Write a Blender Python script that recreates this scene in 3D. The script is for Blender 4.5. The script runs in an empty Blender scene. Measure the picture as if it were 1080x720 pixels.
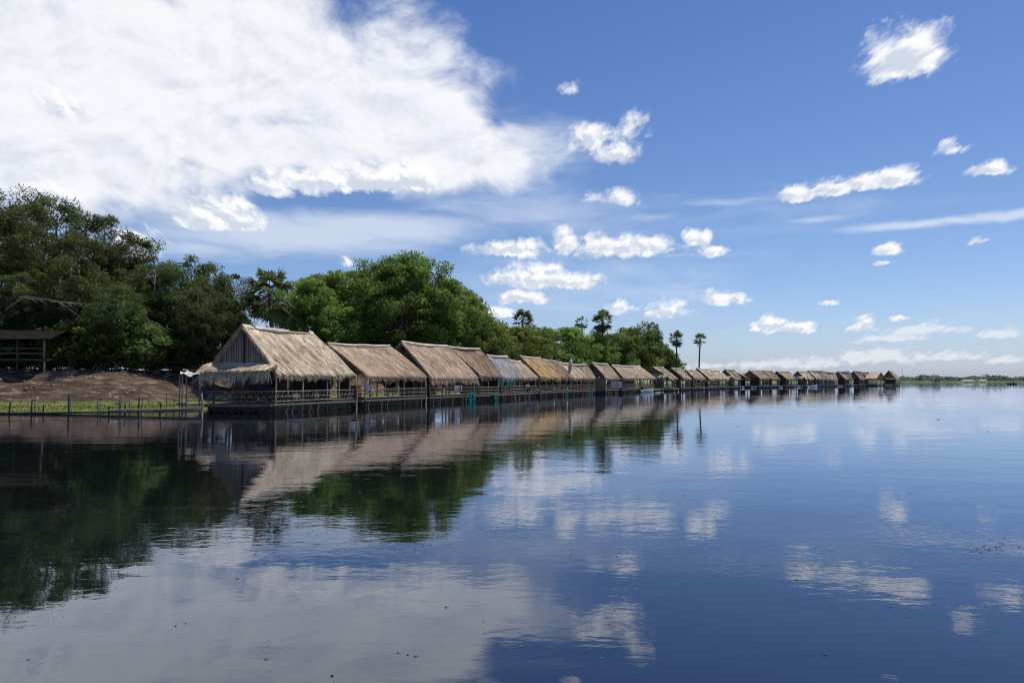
import bpy, math, random
import numpy as np
from mathutils import Vector, Matrix
random.seed(7)
R = math.radians
sc = bpy.context.scene
C = sc.collection

# ------------------------------------------------------------------ camera
F = 800.0; HC = 2.2; PITCH = math.atan(40/F)
cam_d = bpy.data.cameras.new('camera'); cam = bpy.data.objects.new('camera', cam_d); C.objects.link(cam)
cam.location = (0, 0, HC); cam.rotation_euler = (math.pi/2+PITCH, 0, 0)
cam_d.sensor_width = 36; cam_d.lens = 36*F/1080; cam_d.clip_end = 20000; cam_d.clip_start = .1
sc.camera = cam
sc.cycles.filter_width = 1.1; sc.cycles.max_bounces = 5; sc.cycles.diffuse_bounces = 2; sc.cycles.glossy_bounces = 3; sc.cycles.transmission_bounces = 3; sc.cycles.transparent_max_bounces = 4
cp, sp = math.cos(PITCH), math.sin(PITCH)
def ray(px, py):
    a, b = (px-540)/F, (360-py)/F
    return Vector((a, cp - b*sp, sp + b*cp))
def at(px, py, Y):                       # photo direction -> world point at distance Y
    r = ray(px, py); k = Y/r.y
    return Vector((r.x*k, Y, HC + r.z*k))
def X_at(px, Y, z=2.2): return at(px, 400, Y).x
def lerp(a, b, t): return a+(b-a)*t
def interp(x, xs, ys): return float(np.interp(x, xs, ys))

# ------------------------------------------------------------------ node helpers
def new_mat(name):
    m = bpy.data.materials.new(name); m.use_nodes = True
    nt = m.node_tree; nt.nodes.clear()
    out = nt.nodes.new('ShaderNodeOutputMaterial')
    return m, nt, out
def N(nt, t, **kw):
    n = nt.nodes.new(t)
    for k, v in kw.items():
        if k.startswith('i_'):
            n.inputs[int(k[2:]) if k[2:].isdigit() else k[2:].replace('_', ' ')].default_value = v
        else: setattr(n, k, v)
    return n
def L(nt, a, b): nt.links.new(a, b)
def ramp(nt, fac, stops):
    r = nt.nodes.new('ShaderNodeValToRGB')
    e = r.color_ramp.elements
    while len(e) < len(stops): e.new(0.5)
    for i, (p, c) in enumerate(stops):
        e[i].position = p; e[i].color = (*c, 1) if len(c) == 3 else c
    L(nt, fac, r.inputs[0]); return r.outputs[0]
def mat_basic(name, c1, c2, scale=(1, 1, 1), nscale=6, rough=.85, bump=.3, attr=False, detail=5, spec=.25, bdist=.02):
    m, nt, out = new_mat(name)
    tc = N(nt, 'ShaderNodeTexCoord'); mp = N(nt, 'ShaderNodeMapping'); mp.inputs['Scale'].default_value = scale
    L(nt, tc.outputs['Object'], mp.inputs[0])
    no = N(nt, 'ShaderNodeTexNoise'); no.inputs['Scale'].default_value = nscale; no.inputs['Detail'].default_value = detail
    no.inputs['Roughness'].default_value = .65
    L(nt, mp.outputs[0], no.inputs['Vector'])
    col = ramp(nt, no.outputs[0], [(.3, c1), (.7, c2)])
    if attr:
        at_ = N(nt, 'ShaderNodeAttribute', attribute_name='col')
        mx = N(nt, 'ShaderNodeMix', data_type='RGBA', blend_type='MULTIPLY'); mx.inputs[0].default_value = 1
        L(nt, col, mx.inputs[6]); L(nt, at_.outputs['Color'], mx.inputs[7]); col = mx.outputs[2]
    b = N(nt, 'ShaderNodeBsdfPrincipled'); b.inputs['Roughness'].default_value = rough
    b.inputs['Specular IOR Level'].default_value = spec
    L(nt, col, b.inputs['Base Color'])
    if bump:
        bp = N(nt, 'ShaderNodeBump'); bp.inputs['Strength'].default_value = bump; bp.inputs['Distance'].default_value = bdist
        L(nt, no.outputs[0], bp.inputs['Height']); L(nt, bp.outputs[0], b.inputs['Normal'])
    L(nt, b.outputs[0], out.inputs[0])
    return m

M = {}
M['thatch'] = mat_basic('thatch', (.80, .80, .80), (1.1, 1.1, 1.1), (1, 1, 1), 1.2, .95, .0, attr=True)
M['boards'] = mat_basic('weathered_boards', (.14, .118, .095), (.36, .305, .245), (9, 9, .5), 1.2, .9, .5)
M['woven'] = mat_basic('woven_bamboo', (.12, .09, .065), (.24, .185, .13), (5, 5, 3), 3, .9, .5)
M['woven_dark'] = mat_basic('dark_gable_and_shade', (.022, .018, .015), (.06, .045, .035), (5, 5, 3), 3, .9, .5)  # dark gables, and panels added to deepen the shade inside huts
M['pole'] = mat_basic('grey_pole', (.11, .095, .075), (.30, .265, .21), (1, 1, .4), 3, .85, .4)
M['pole_dark'] = mat_basic('dark_pole_and_shade', (.018, .015, .012), (.06, .05, .04), (1, 1, 1), 3, .6, .4)  # dark poles, and the boards that stand for under-deck shade
M['pole_mid'] = mat_basic('stained_pole', (.04, .035, .028), (.13, .115, .09), (1, 1, 1), 3, .8, .4)
M['deck'] = mat_basic('deck_planks', (.08, .07, .058), (.2, .18, .15), (1, 6, 1), 2, .85, .5)
M['cap'] = mat_basic('pale_ridge_cap', (.30, .275, .24), (.62, .58, .52), (1, 1, 1), 1.5, .8, .3)
M['bark'] = mat_basic('bark', (.05, .042, .035), (.16, .14, .115), (1, 1, .3), 4, .95, .8, bdist=.05)
M['bark_pale'] = mat_basic('pale_bark', (.16, .145, .12), (.32, .29, .25), (1, 1, .3), 4, .95, .8)
M['tarp'] = mat_basic('green_netting', (.01, .10, .075), (.03, .24, .18), (3, 3, 1), 3, .7, .4)
M['shed_roof'] = mat_basic('tree_shaded_roof', (.006, .006, .005), (.022, .02, .015), (1, 1, 1), 2, 1, .4, spec=.05)  # shade of the overhanging trees is put into this roof colour
M['white'] = mat_basic('white_paint', (.6, .6, .6), (.8, .8, .8), (1, 1, 1), 2, .6, .1)
M['cloth_white'] = mat_basic('white_cloth', (.6, .6, .62), (.8, .8, .8), (1, 1, 1), 12, .9, .2)
M['cloth_blue'] = mat_basic('blue_cloth', (.15, .2, .36), (.6, .65, .75), (1, 1, 1), 22, .9, .2)
M['cloth_dark'] = mat_basic('dark_cloth', (.01, .01, .013), (.035, .03, .035), (1, 1, 1), 5, .95, .4)
M['cloth_red'] = mat_basic('faded_red_cloth', (.16, .07, .06), (.32, .16, .14), (3, 3, 1), 3, .95, .4)
M['cloth_navy'] = mat_basic('navy_cloth', (.01, .015, .06), (.03, .04, .13), (3, 3, 1), 3, .95, .4)
M['skin'] = mat_basic('skin', (.24, .13, .08), (.33, .19, .12), (1, 1, 1), 4, .6, .1)
M['hair'] = mat_basic('black_hair', (.008, .007, .006), (.02, .018, .015), (1, 1, 1), 20, .6, .3)
M['hull_grey'] = mat_basic('grey_hull', (.5, .52, .54), (.72, .73, .75), (1, 1, 1), 2, .5, .1)
M['hull_blue'] = mat_basic('dark_blue_hull', (.012, .022, .08), (.03, .045, .14), (1, 1, 1), 2, .5, .1)
M['debris'] = mat_basic('wet_leaf', (.015, .015, .012), (.05, .045, .03), (1, 1, 1), 20, .6, .2)

def foliage(name, c1, c2, c3, trans=.25):
    m, nt, out = new_mat(name)
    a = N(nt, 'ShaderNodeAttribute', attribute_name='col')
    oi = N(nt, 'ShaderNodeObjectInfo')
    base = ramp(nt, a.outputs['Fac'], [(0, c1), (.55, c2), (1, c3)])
    hs = N(nt, 'ShaderNodeHueSaturation')
    v = N(nt, 'ShaderNodeMapRange'); v.inputs[3].default_value = .82; v.inputs[4].default_value = 1.2
    L(nt, oi.outputs['Random'], v.inputs[0]); L(nt, v.outputs[0], hs.inputs['Value'])
    h = N(nt, 'ShaderNodeMapRange'); h.inputs[3].default_value = .485; h.inputs[4].default_value = .515
    L(nt, oi.outputs['Random'], h.inputs[0]); L(nt, h.outputs[0], hs.inputs['Hue'])
    L(nt, base, hs.inputs['Color'])
    b = N(nt, 'ShaderNodeBsdfPrincipled'); b.inputs['Roughness'].default_value = .6; b.inputs['Specular IOR Level'].default_value = .25
    L(nt, hs.outputs[0], b.inputs['Base Color'])
    t = N(nt, 'ShaderNodeBsdfTranslucent'); L(nt, hs.outputs[0], t.inputs[0])
    mx = N(nt, 'ShaderNodeMixShader'); mx.inputs[0].default_value = trans
    L(nt, b.outputs[0], mx.inputs[1]); L(nt, t.outputs[0], mx.inputs[2]); L(nt, mx.outputs[0], out.inputs[0])
    return m
M['leaf_dark'] = foliage('dark_feathery_foliage', (.028, .044, .013), (.082, .116, .032), (.20, .25, .068), .42)
M['leaf_mid'] = foliage('green_foliage', (.06, .10, .022), (.17, .255, .05), (.34, .44, .10), .45)
M['leaf_deep'] = foliage('deep_green_foliage', (.042, .07, .018), (.12, .18, .042), (.26, .34, .08), .45)
M['leaf_palm'] = foliage('palm_foliage', (.05, .07, .022), (.13, .17, .055), (.28, .33, .13), .35)
M['leaf_far'] = foliage('hazy_distant_foliage', (.10, .135, .12), (.15, .19, .15), (.21, .25, .18), .15)  # distance haze mixed into the leaf colour
M['grass'] = foliage('grass_blades', (.06, .085, .02), (.12, .16, .035), (.22, .24, .07), .3)

# ------------------------------------------------------------------ object helpers
def tag(o, label=None, cat=None, group=None, kind=None):
    if label: o['label'] = label
    if cat: o['category'] = cat
    if group: o['group'] = group
    if kind: o['kind'] = kind
    return o
def thing(name, label, cat, loc=(0, 0, 0), group=None):
    o = bpy.data.objects.new(name, None); C.objects.link(o); o.location = loc; o.empty_display_size = .5
    return tag(o, label, cat, group)
class MB:
    def __init__(s, origin=(0, 0, 0)):
        s.v = []; s.f = []; s.c = []; s.o = Vector(origin)
    def add(s, vs, fs, c=None):
        n = len(s.v)
        s.v += [tuple(Vector(p)-s.o) for p in vs]; s.f += [tuple(i+n for i in f) for f in fs]
        s.c += [c or (1, 1, 1)]*len(vs)
    def box(s, c, sx, sy, sz, rz=0, rot=None, col=None):
        m = rot or Matrix.Rotation(rz, 3, 'Z'); c = Vector(c)
        vs = [c + m @ Vector((x*sx/2, y*sy/2, z*sz/2)) for x in (-1, 1) for y in (-1, 1) for z in (-1, 1)]
        s.add(vs, [(0, 1, 3, 2), (4, 6, 7, 5), (0, 4, 5, 1), (2, 3, 7, 6), (0, 2, 6, 4), (1, 5, 7, 3)], col)
    def tube(s, pts, r, n=6, col=None):
        pts = [Vector(p) for p in pts]
        rs = r if isinstance(r, (list, tuple)) else [r]*len(pts)
        vs = []; k = len(pts)
        for i, p in enumerate(pts):
            d = (pts[min(i+1, k-1)]-pts[max(i-1, 0)]).normalized()
            a = d.cross(Vector((0, 0, 1)) if abs(d.z) < .9 else Vector((1, 0, 0))).normalized(); b = d.cross(a)
            for j in range(n):
                t = 2*math.pi*j/n; vs.append(p + (a*math.cos(t)+b*math.sin(t))*rs[i])
        fs = [(i*n+j, i*n+(j+1) % n, (i+1)*n+(j+1) % n, (i+1)*n+j) for i in range(k-1) for j in range(n)]
        fs += [tuple(range(n)), tuple(range((k-1)*n, k*n))]
        s.add(vs, fs, col)
    def hexa(s, q, th, col=None):              # a quad (4 pts) thickened downwards
        q = [Vector(p) for p in q]; d = Vector((0, 0, -th))
        s.add(q+[p+d for p in q], [(0, 1, 2, 3), (7, 6, 5, 4), (0, 4, 5, 1), (1, 5, 6, 2), (2, 6, 7, 3), (3, 7, 4, 0)], col)
    def slab(s, q, nrm, th, col=None):
        q = [Vector(p) for p in q]; d = Vector(nrm)*th
        s.add(q+[p+d for p in q], [(0, 1, 2, 3), (7, 6, 5, 4), (0, 4, 5, 1), (1, 5, 6, 2), (2, 6, 7, 3), (3, 7, 4, 0)], col)
    def build(s, name, mat, parent=None, smooth=False):
        me = bpy.data.meshes.new(name); me.from_pydata(s.v, [], s.f)
        ca = me.color_attributes.new('col', 'FLOAT_COLOR', 'POINT')
        ca.data.foreach_set('color', np.array([(*c, 1) for c in s.c], dtype=np.float32).ravel())
        me.materials.append(mat)
        if smooth: me.polygons.foreach_set('use_smooth', [True]*len(me.polygons))
        me.update()
        o = bpy.data.objects.new(name, me); C.objects.link(o)
        if parent: o.parent = parent
        else: o.location = s.o
        return o
def quads_mesh(name, V, col, mat, parent=None, nv=4):
    """V: (n, nv, 3) separate faces; col: (n,) grey attribute"""
    n = V.shape[0]; me = bpy.data.meshes.new(name)
    me.vertices.add(n*nv); me.vertices.foreach_set('co', V.astype(np.float32).ravel())
    me.loops.add(n*nv); me.loops.foreach_set('vertex_index', np.arange(n*nv, dtype=np.int32))
    me.polygons.add(n); me.polygons.foreach_set('loop_start', np.arange(0, n*nv, nv, dtype=np.int32))
    me.update(calc_edges=True); me.validate()
    ca = me.color_attributes.new('col', 'FLOAT_COLOR', 'POINT')
    col = np.asarray(col, dtype=np.float32)
    if col.ndim == 1: col = np.stack([col]*3, 1)
    rgba = np.concatenate([col, np.ones((n, 1), np.float32)], 1)
    ca.data.foreach_set('color', np.repeat(rgba, nv, axis=0).ravel())
    me.materials.append(mat)
    o = bpy.data.objects.new(name, me); C.objects.link(o)
    if parent: o.parent = parent
    return o
rng = np.random.default_rng(11)
def unit(a): return a/np.maximum(np.linalg.norm(a, axis=-1, keepdims=True), 1e-9)

# ------------------------------------------------------------------ world: sky and clouds
SUN_EL, SUN_AZ = R(66), R(52)       # azimuth from +Y towards +X
w = bpy.data.worlds.new('World'); sc.world = w; w.use_nodes = True; w.cycles.sampling_method = 'MANUAL'; w.cycles.sample_map_resolution = 256
nt = w.node_tree; nt.nodes.clear()
wo = N(nt, 'ShaderNodeOutputWorld'); bg = N(nt, 'ShaderNodeBackground'); bg.inputs[1].default_value = .1
L(nt, bg.outputs[0], wo.inputs[0])
sky = N(nt, 'ShaderNodeTexSky', sky_type='NISHITA'); sky.sun_disc = False
sky.sun_elevation = SUN_EL; sky.sun_rotation = SUN_AZ; sky.altitude = 50
sky.air_density = 1.0; sky.dust_density = .6; sky.ozone_density = 2.0
tc = N(nt, 'ShaderNodeTexCoord')
sep = N(nt, 'ShaderNodeSeparateXYZ'); L(nt, tc.outputs['Generated'], sep.inputs[0])
def MT(op, a, b=None, c=None, clamp=False):
    n = N(nt, 'ShaderNodeMath', operation=op, use_clamp=clamp)
    for i, v in enumerate((a, b, c)):
        if v is None: continue
        if isinstance(v, (int, float)): n.inputs[i].default_value = v
        else: L(nt, v, n.inputs[i])
    return n.outputs[0]
def VM(op, a, b=None, out=0):
    n = N(nt, 'ShaderNodeVectorMath', operation=op)
    for i, v in enumerate((a, b)):
        if v is None: continue
        if isinstance(v, tuple): n.inputs[i].default_value = v
        else: L(nt, v, n.inputs[i])
    return n.outputs[out]
U = MT('ARCTAN2', sep.outputs[0], sep.outputs[1]); V_ = MT('ARCSINE', sep.outputs[2])
cmb = N(nt, 'ShaderNodeCombineXYZ'); L(nt, U, cmb.inputs[0]); L(nt, V_, cmb.inputs[1]); P0 = cmb.outputs[0]
def noise(vec, scale, detail, rough, dist=0):
    n = N(nt, 'ShaderNodeTexNoise'); n.inputs['Scale'].default_value = scale; n.inputs['Detail'].default_value = detail
    n.inputs['Roughness'].default_value = rough; n.inputs['Distortion'].default_value = dist
    L(nt, vec, n.inputs['Vector']); return n
# domain warp
nw = noise(P0, 16, 4, .6)
wv = VM('MULTIPLY', VM('SUBTRACT', nw.outputs['Color'], (.5, .5, .5)), (.045, .028, 0))
PW = VM('ADD', P0, wv)
nw2 = noise(P0, 5, 3, .6)
PB = VM('ADD', P0, VM('MULTIPLY', VM('SUBTRACT', nw2.outputs['Color'], (.5, .5, .5)), (.14, .09, 0)))
def uv(px, py):
    r = ray(px, py).normalized(); return math.atan2(r.x, r.y), math.asin(r.z)
def field(Pn, items, flat, top=False):
    cur = cur2 = None
    for it in items:
        cx, cy, rx, ry, wt = it
        u, v = uv(cx, cy); u2, v2 = uv(cx+rx, cy); u3, v3 = uv(cx, cy-ry)
        q = VM('MULTIPLY', VM('SUBTRACT', Pn, (u, v, 0)), (1/abs(u2-u), 1/abs(v3-v), 0))
        if top:                                  # the same cloud a little higher: tells its lit top from its base
            m2 = MT('MULTIPLY_ADD', VM('LENGTH', VM('ADD', q, (-.18, -.45, 0)), out=1), -wt, wt)
            cur2 = m2 if cur2 is None else MT('MAXIMUM', cur2, m2)
        if flat: q = VM('MAXIMUM', q, VM('MULTIPLY', q, (-1, -flat, 0)))
        m = MT('MULTIPLY_ADD', VM('LENGTH', q, out=1), -wt, wt)
        cur = m if cur is None else MT('MAXIMUM', cur, m)
    return (cur, cur2) if top else cur
CU = [(957, 64, 48, 36, .85), (838, 208, 24, 11, 1), (868, 203, 30, 11, 1), (905, 196, 36, 13, 1), (945, 191, 30, 15, 1),
      (620, 150, 16, 19, .62), (650, 165, 24, 16, .62), (636, 142, 26, 12, .42), (666, 128, 10, 13, .4), (1004, 160, 13, 10, .5), (1045, 182, 28, 8, .9), (600, 97, 8, 8, .4),
      (540, 264, 44, 15, 1), (598, 256, 18, 20, 1), (640, 262, 34, 16, 1), (680, 264, 36, 15, 1), (733, 254, 14, 13, 1), (750, 265, 18, 7, .8),
      (560, 296, 46, 16, 1), (600, 297, 36, 12, 1), (577, 288, 26, 13, 1), (550, 315, 28, 9, .9), (760, 315, 24, 12, 1), (700, 331, 24, 12, .9), (655, 328, 14, 9, .7), (522, 331, 28, 9, 1),
      (815, 345, 24, 10, 1), (840, 346, 22, 9, 1), (797, 348, 8, 4, .8), (875, 320, 10, 4, .8), (938, 266, 10, 8, .8), (932, 279, 5, 3, .7), (912, 342, 14, 11, .8), (946, 335, 12, 4, .9),
      (650, 209, 18, 7, .36), (235, 226, 38, 24, 1.1), (215, 236, 26, 14, 1), (255, 234, 24, 13, 1), (330, 192, 60, 20, 1), (390, 192, 60, 22, 1.1), (432, 190, 34, 22, 1.1), (290, 198, 30, 12, .9),
      (42, 206, 26, 14, 1), (72, 214, 18, 10, .8), (140, 262, 30, 20, 1), (365, 276, 7, 7, .6), (60, 110, 34, 30, .7), (1030, 253, 7, 3, .4)]
LO = [(975, 349, 55, 12, 1), (940, 357, 40, 8, .9), (1053, 353, 28, 10, 1), (910, 380, 46, 15, 1), (940, 378, 34, 14, .9), (850, 385, 50, 10, .9), (800, 386, 44, 7, .7), (995, 378, 60, 9, .75), (1060, 380, 40, 8, .5), (760, 388, 50, 5, .5)]
BIG = [(40, 70, 240, 150, 1), (160, 60, 230, 118, 1), (285, 70, 180, 86, 1), (380, 98, 132, 62, 1), (440, 108, 60, 40, 1), (470, 125, 50, 30, .8), (515, 162, 78, 20, .62), (470, 165, 110, 40, .9), (60, 175, 190, 50, 1), (245, 155, 160, 36, 1), (270, 0, 100, 45, 1), (-260, 100, 320, 200, 1)]
VE = [(300, 247, 200, 32, .95), (400, 240, 190, 24, .9), (560, 225, 180, 40, .45), (620, 300, 220, 60, .35), (200, 262, 110, 18, .6), (965, 236, 110, 8, .9), (1060, 226, 110, 9, .9), (860, 232, 60, 6, .5), (1010, 232, 60, 7, .9), (760, 214, 70, 7, .55), (690, 228, 80, 10, .4), (720, 270, 110, 6, .35), (560, 150, 110, 40, .5), (780, 225, 260, 40, .25)]
# cumulus: rounded lobes (Voronoi) broken up by fine noise
def SS(x, a, b):
    n = N(nt, 'ShaderNodeMapRange', interpolation_type='SMOOTHSTEP'); n.inputs[1].default_value = a; n.inputs[2].default_value = b
    L(nt, x, n.inputs[0]); return n.outputs[0]
wpersp = MT('DIVIDE', .62, MT('ADD', MT('MAXIMUM', V_, 0.0), .30))
cq = N(nt, 'ShaderNodeCombineXYZ'); L(nt, MT('MULTIPLY', U, wpersp), cq.inputs[0]); L(nt, MT('MULTIPLY', MT('LOGARITHM', MT('ADD', MT('MAXIMUM', V_, 0.0), .30), 2.718), .66), cq.inputs[1])
nq = noise(cq.outputs[0], 26, 5, .62)
PQ = VM('ADD', cq.outputs[0], VM('MULTIPLY', VM('SUBTRACT', nq.outputs['Color'], (.5, .5, .5)), (.05, .05, 0)))
def voro(vec, scale, det=2.2):
    n = nt.nodes.new('ShaderNodeTexVoronoi'); n.voronoi_dimensions = '2D'; n.feature = 'F1'
    n.inputs['Scale'].default_value = scale; n.inputs['Detail'].default_value = det; n.inputs['Roughness'].default_value = .55; n.inputs['Lacunarity'].default_value = 2.2
    n.normalize = True
    L(nt, vec, n.inputs['Vector']); return n.outputs['Distance']
v1 = voro(PQ, 30); v2 = voro(VM('ADD', PQ, (.006, .011, 0)), 30)
mc, mctop = field(PW, CU, 2.0, True)
lob = MT('SUBTRACT', .42, v1)
ncl = MT('SUBTRACT', nq.outputs[0], .5)
dc = MT('MULTIPLY_ADD', ncl, 1.8, MT('MULTIPLY_ADD', lob, 1.15, MT('MULTIPLY_ADD', mc, 1.15, .02)))
Dc = SS(dc, -.14, .66)
relief = MT('SUBTRACT', v2, v1)
# low hazy horizon clouds
nl = noise(VM('MULTIPLY', P0, (1, 1.8, 1)), 42, 5, .6)
ml = field(PW, LO, 2.2)
dl = MT('MULTIPLY_ADD', MT('SUBTRACT', nl.outputs[0], .5), 1.5, MT('MULTIPLY_ADD', lob, .9, MT('ADD', ml, .08)))
Dl = MT('MULTIPLY', SS(dl, .12, .78), .62)
# big bank of cloud
nb = noise(VM('MULTIPLY', P0, (1, 1.5, 1)), 8, 9, .62, .35)
nbb = noise(VM('ADD', VM('MULTIPLY', P0, (1, 1.5, 1)), (.010, .022, 0)), 8, 6, .62, .35)
mb_ = field(PB, BIG, 0)
db = MT('MULTIPLY_ADD', MT('SUBTRACT', nb.outputs[0], .5), 1.5, mb_)
Db = SS(db, -.30, .36)
# veils and streaks
nv = noise(VM('MULTIPLY', P0, (1, 5, 1)), 6, 6, .6, .4)
mv = field(VM('ADD', P0, VM('MULTIPLY', wv, (1.2, .5, 0))), VE, 0)
Dv = MT('MULTIPLY', SS(MT('MULTIPLY_ADD', MT('SUBTRACT', nv.outputs[0], .5), .9, mv), .0, .75), .72)
# sky colour
hs = N(nt, 'ShaderNodeHueSaturation'); hs.inputs['Saturation'].default_value = 1.0; hs.inputs['Value'].default_value = 1.0
L(nt, sky.outputs[0], hs.inputs['Color'])
SKYMUL = N(nt, 'ShaderNodeMix', data_type='RGBA', blend_type='MULTIPLY'); SKYMUL.inputs[0].default_value = 1
L(nt, hs.outputs[0], SKYMUL.inputs[6]); 
tint = ramp(nt, sep.outputs[2], [(0.0, (.80, .93, 1.44)), (.06, (.82, .93, 1.24)), (.2, (.70, .83, 1.07)), (.5, (.48, .69, 1.05))])
L(nt, tint, SKYMUL.inputs[7])
def mixc(f, a, b):
    n = N(nt, 'ShaderNodeMix', data_type='RGBA')
    if isinstance(f, float): n.inputs[0].default_value = f
    else: L(nt, f, n.inputs[0])
    for s, v in ((6, a), (7, b)):
        if isinstance(v, tuple): n.inputs[s].default_value = (*v, 1)
        else: L(nt, v, n.inputs[s])
    return n.outputs[2]
col = SKYMUL.outputs[2]
col = mixc(Dv, col, (7.4, 8.1, 9.3))
nbs = noise(VM('ADD', P0, (.3, .1, 2)), 5.5, 4, .55, .2)
shb = SS(MT('MULTIPLY_ADD', nbs.outputs[0], .55, MT('MULTIPLY_ADD', MT('SUBTRACT', nb.outputs[0], nbb.outputs[0]), 1.5, .28)), .27, .70)
bigc = mixc(shb, (7.6, 8.0, 8.85), (9.6, 9.75, 10.0))
col = mixc(MT('MULTIPLY', Db, .95), col, bigc)
col = mixc(Dl, col, mixc(SS(MT('MULTIPLY_ADD', relief, 1.2, dl), .1, .8), (7.2, 7.7, 8.7), (9.0, 9.1, 9.5)))
shc = SS(MT('MULTIPLY_ADD', relief, 1.9, MT('MULTIPLY_ADD', MT('SUBTRACT', mctop, mc), 1.0, .42)), .05, .75)
cuc = mixc(shc, (6.5, 7.1, 8.2), (10.0, 10.0, 10.2))
col = mixc(MT('MULTIPLY', Dc, .98), col, cuc)
L(nt, col, bg.inputs[0])

sun_d = bpy.data.lights.new('sun', 'SUN'); sun_d.energy = 5.0; sun_d.angle = R(.5); sun_d.color = (1, .93, .81)
sun = bpy.data.objects.new('sun', sun_d); C.objects.link(sun)
sdir = Vector((math.cos(SUN_EL)*math.sin(SUN_AZ), math.cos(SUN_EL)*math.cos(SUN_AZ), math.sin(SUN_EL)))
sun.rotation_euler = sdir.to_track_quat('Z', 'Y').to_euler(); sun.location = (40, -20, 60)
sc.view_settings.view_transform = 'Standard'; sc.view_settings.look = 'None'; sc.view_settings.exposure = 0

# ------------------------------------------------------------------ water
m, nt2, out = new_mat('lake_water')
geo = N(nt2, 'ShaderNodeNewGeometry')
def wnoise(scale, vs, detail, dist=0):
    mp = N(nt2, 'ShaderNodeMapping'); mp.inputs['Scale'].default_value = vs; L(nt2, geo.outputs['Position'], mp.inputs[0])
    n = N(nt2, 'ShaderNodeTexNoise'); n.inputs['Scale'].default_value = scale; n.inputs['Detail'].default_value = detail
    n.inputs['Distortion'].default_value = dist; n.inputs['Roughness'].default_value = .5
    L(nt2, mp.outputs[0], n.inputs['Vector']); return n.outputs[0]
nA = wnoise(4.2, (.7, 1.2, 1), 3, .4); nB = wnoise(.55, (.7, 1.2, 1), 1, .5); nM = wnoise(.045, (.5, 1.3, 1), 3, .6)
msk = N(nt2, 'ShaderNodeMapRange'); msk.inputs[1].default_value = .42; msk.inputs[2].default_value = .66
msk.inputs[3].default_value = .22; msk.inputs[4].default_value = 1.0; L(nt2, nM, msk.inputs[0])
a1 = N(nt2, 'ShaderNodeMath', operation='MULTIPLY'); L(nt2, nA, a1.inputs[0]); L(nt2, msk.outputs[0], a1.inputs[1])
a2 = N(nt2, 'ShaderNodeMath', operation='MULTIPLY_ADD'); L(nt2, nB, a2.inputs[0]); a2.inputs[1].default_value = 2.2; L(nt2, a1.outputs[0], a2.inputs[2])
bp = N(nt2, 'ShaderNodeBump'); bp.inputs['Strength'].default_value = 1; bp.inputs['Distance'].default_value = .0036; L(nt2, a2.outputs[0], bp.inputs['Height'])
gl = N(nt2, 'ShaderNodeBsdfGlossy'); gl.inputs['Roughness'].default_value = .012; gl.inputs['Color'].default_value = (.93, .98, 1.11, 1); L(nt2, bp.outputs[0], gl.inputs['Normal'])
df = N(nt2, 'ShaderNodeBsdfDiffuse'); df.inputs['Color'].default_value = (.004, .0065, .0065, 1)
fr = N(nt2, 'ShaderNodeFresnel'); fr.inputs['IOR'].default_value = 1.9; L(nt2, bp.outputs[0], fr.inputs['Normal'])
mw = N(nt2, 'ShaderNodeMixShader'); L(nt2, fr.outputs[0], mw.inputs[0]); L(nt2, df.outputs[0], mw.inputs[1]); L(nt2, gl.outputs[0], mw.inputs[2])
L(nt2, mw.outputs[0], out.inputs[0]); M['water'] = m
mb = MB(); S = 6000
mb.add([(-S, -S, 0), (S, -S, 0), (S, S, 0), (-S, S, 0)], [(0, 1, 2, 3)])
tag(mb.build('lake', M['water']), kind='structure')

# ------------------------------------------------------------------ terrain
SHORE = [(-400, 20), (-140, 42), (-60, 48.0), (-33, 50.2), (-25, 51.5), (-22.3, 55), (-20.5, 60), (-17, 69), (-13, 77), (-10, 84), (-5.5, 94), (4, 115), (17, 139), (32, 162),
         (46, 188), (44, 230), (60, 330), (110, 470), (230, 548), (600, 560), (1500, 640), (5000, 700)]
LAND = SHORE + [(5000, 6000), (-5000, 6000), (-5000, 0)]
def sdist(X, Y):
    d = np.full(X.shape, 1e9); inside = np.zeros(X.shape, bool); n = len(LAND)
    for i in range(n):
        x1, y1 = LAND[i]; x2, y2 = LAND[(i+1) % n]
        t = np.clip(((X-x1)*(x2-x1)+(Y-y1)*(y2-y1))/((x2-x1)**2+(y2-y1)**2), 0, 1)
        d = np.minimum(d, np.hypot(X-(x1+t*(x2-x1)), Y-(y1+t*(y2-y1))))
        c = ((y1 > Y) != (y2 > Y)) & (X < (x2-x1)*(Y-y1)/((y2-y1) if y2 != y1 else 1e-9)+x1)
        inside ^= c
    return np.where(inside, d, -d)
def wav(X, Y, s, seed):
    r = np.random.default_rng(seed); o = 0
    for k in range(5):
        a = r.uniform(0, 6.28); f = s*(1.7**k); o = o + np.sin((X*math.cos(a)+Y*math.sin(a))*f+r.uniform(0, 6)+1.3*np.sin((X*math.sin(a)-Y*math.cos(a))*f*.7))*(.62**k)
    return o*.5
def height(X, Y):
    X = np.asarray(X, float); Y = np.asarray(Y, float)
    d = sdist(X, Y) + wav(X, Y, .35, 3)*.7
    top = np.interp(Y, [50, 90, 140, 175, 260], [3.0, 3.0, 2.2, .7, .6])
    flat = np.interp(Y, [50, 60, 100], [5.0, 4.0, 2.0])
    z = np.interp(d, [-6, 0, 1.2], [-2.5, 0, .16]) + np.clip((d-1.2)/flat, 0, 1)*.18
    t = np.clip((d-flat)/8.0, 0, 1); t = t*t*(3-2*t)
    z = z + t*(top-.35)
    z += np.clip(d/4, 0, 1)*(wav(X, Y, .9, 5)*.05) + (t*(1-t)*4)*(wav(X+Y*.3, Y, 1.5, 8)*.24+wav(X, Y, 3.1, 18)*.09) + np.clip((d-3)/8, 0, 1)*wav(X, Y, .5, 9)*.10
    return z
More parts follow.
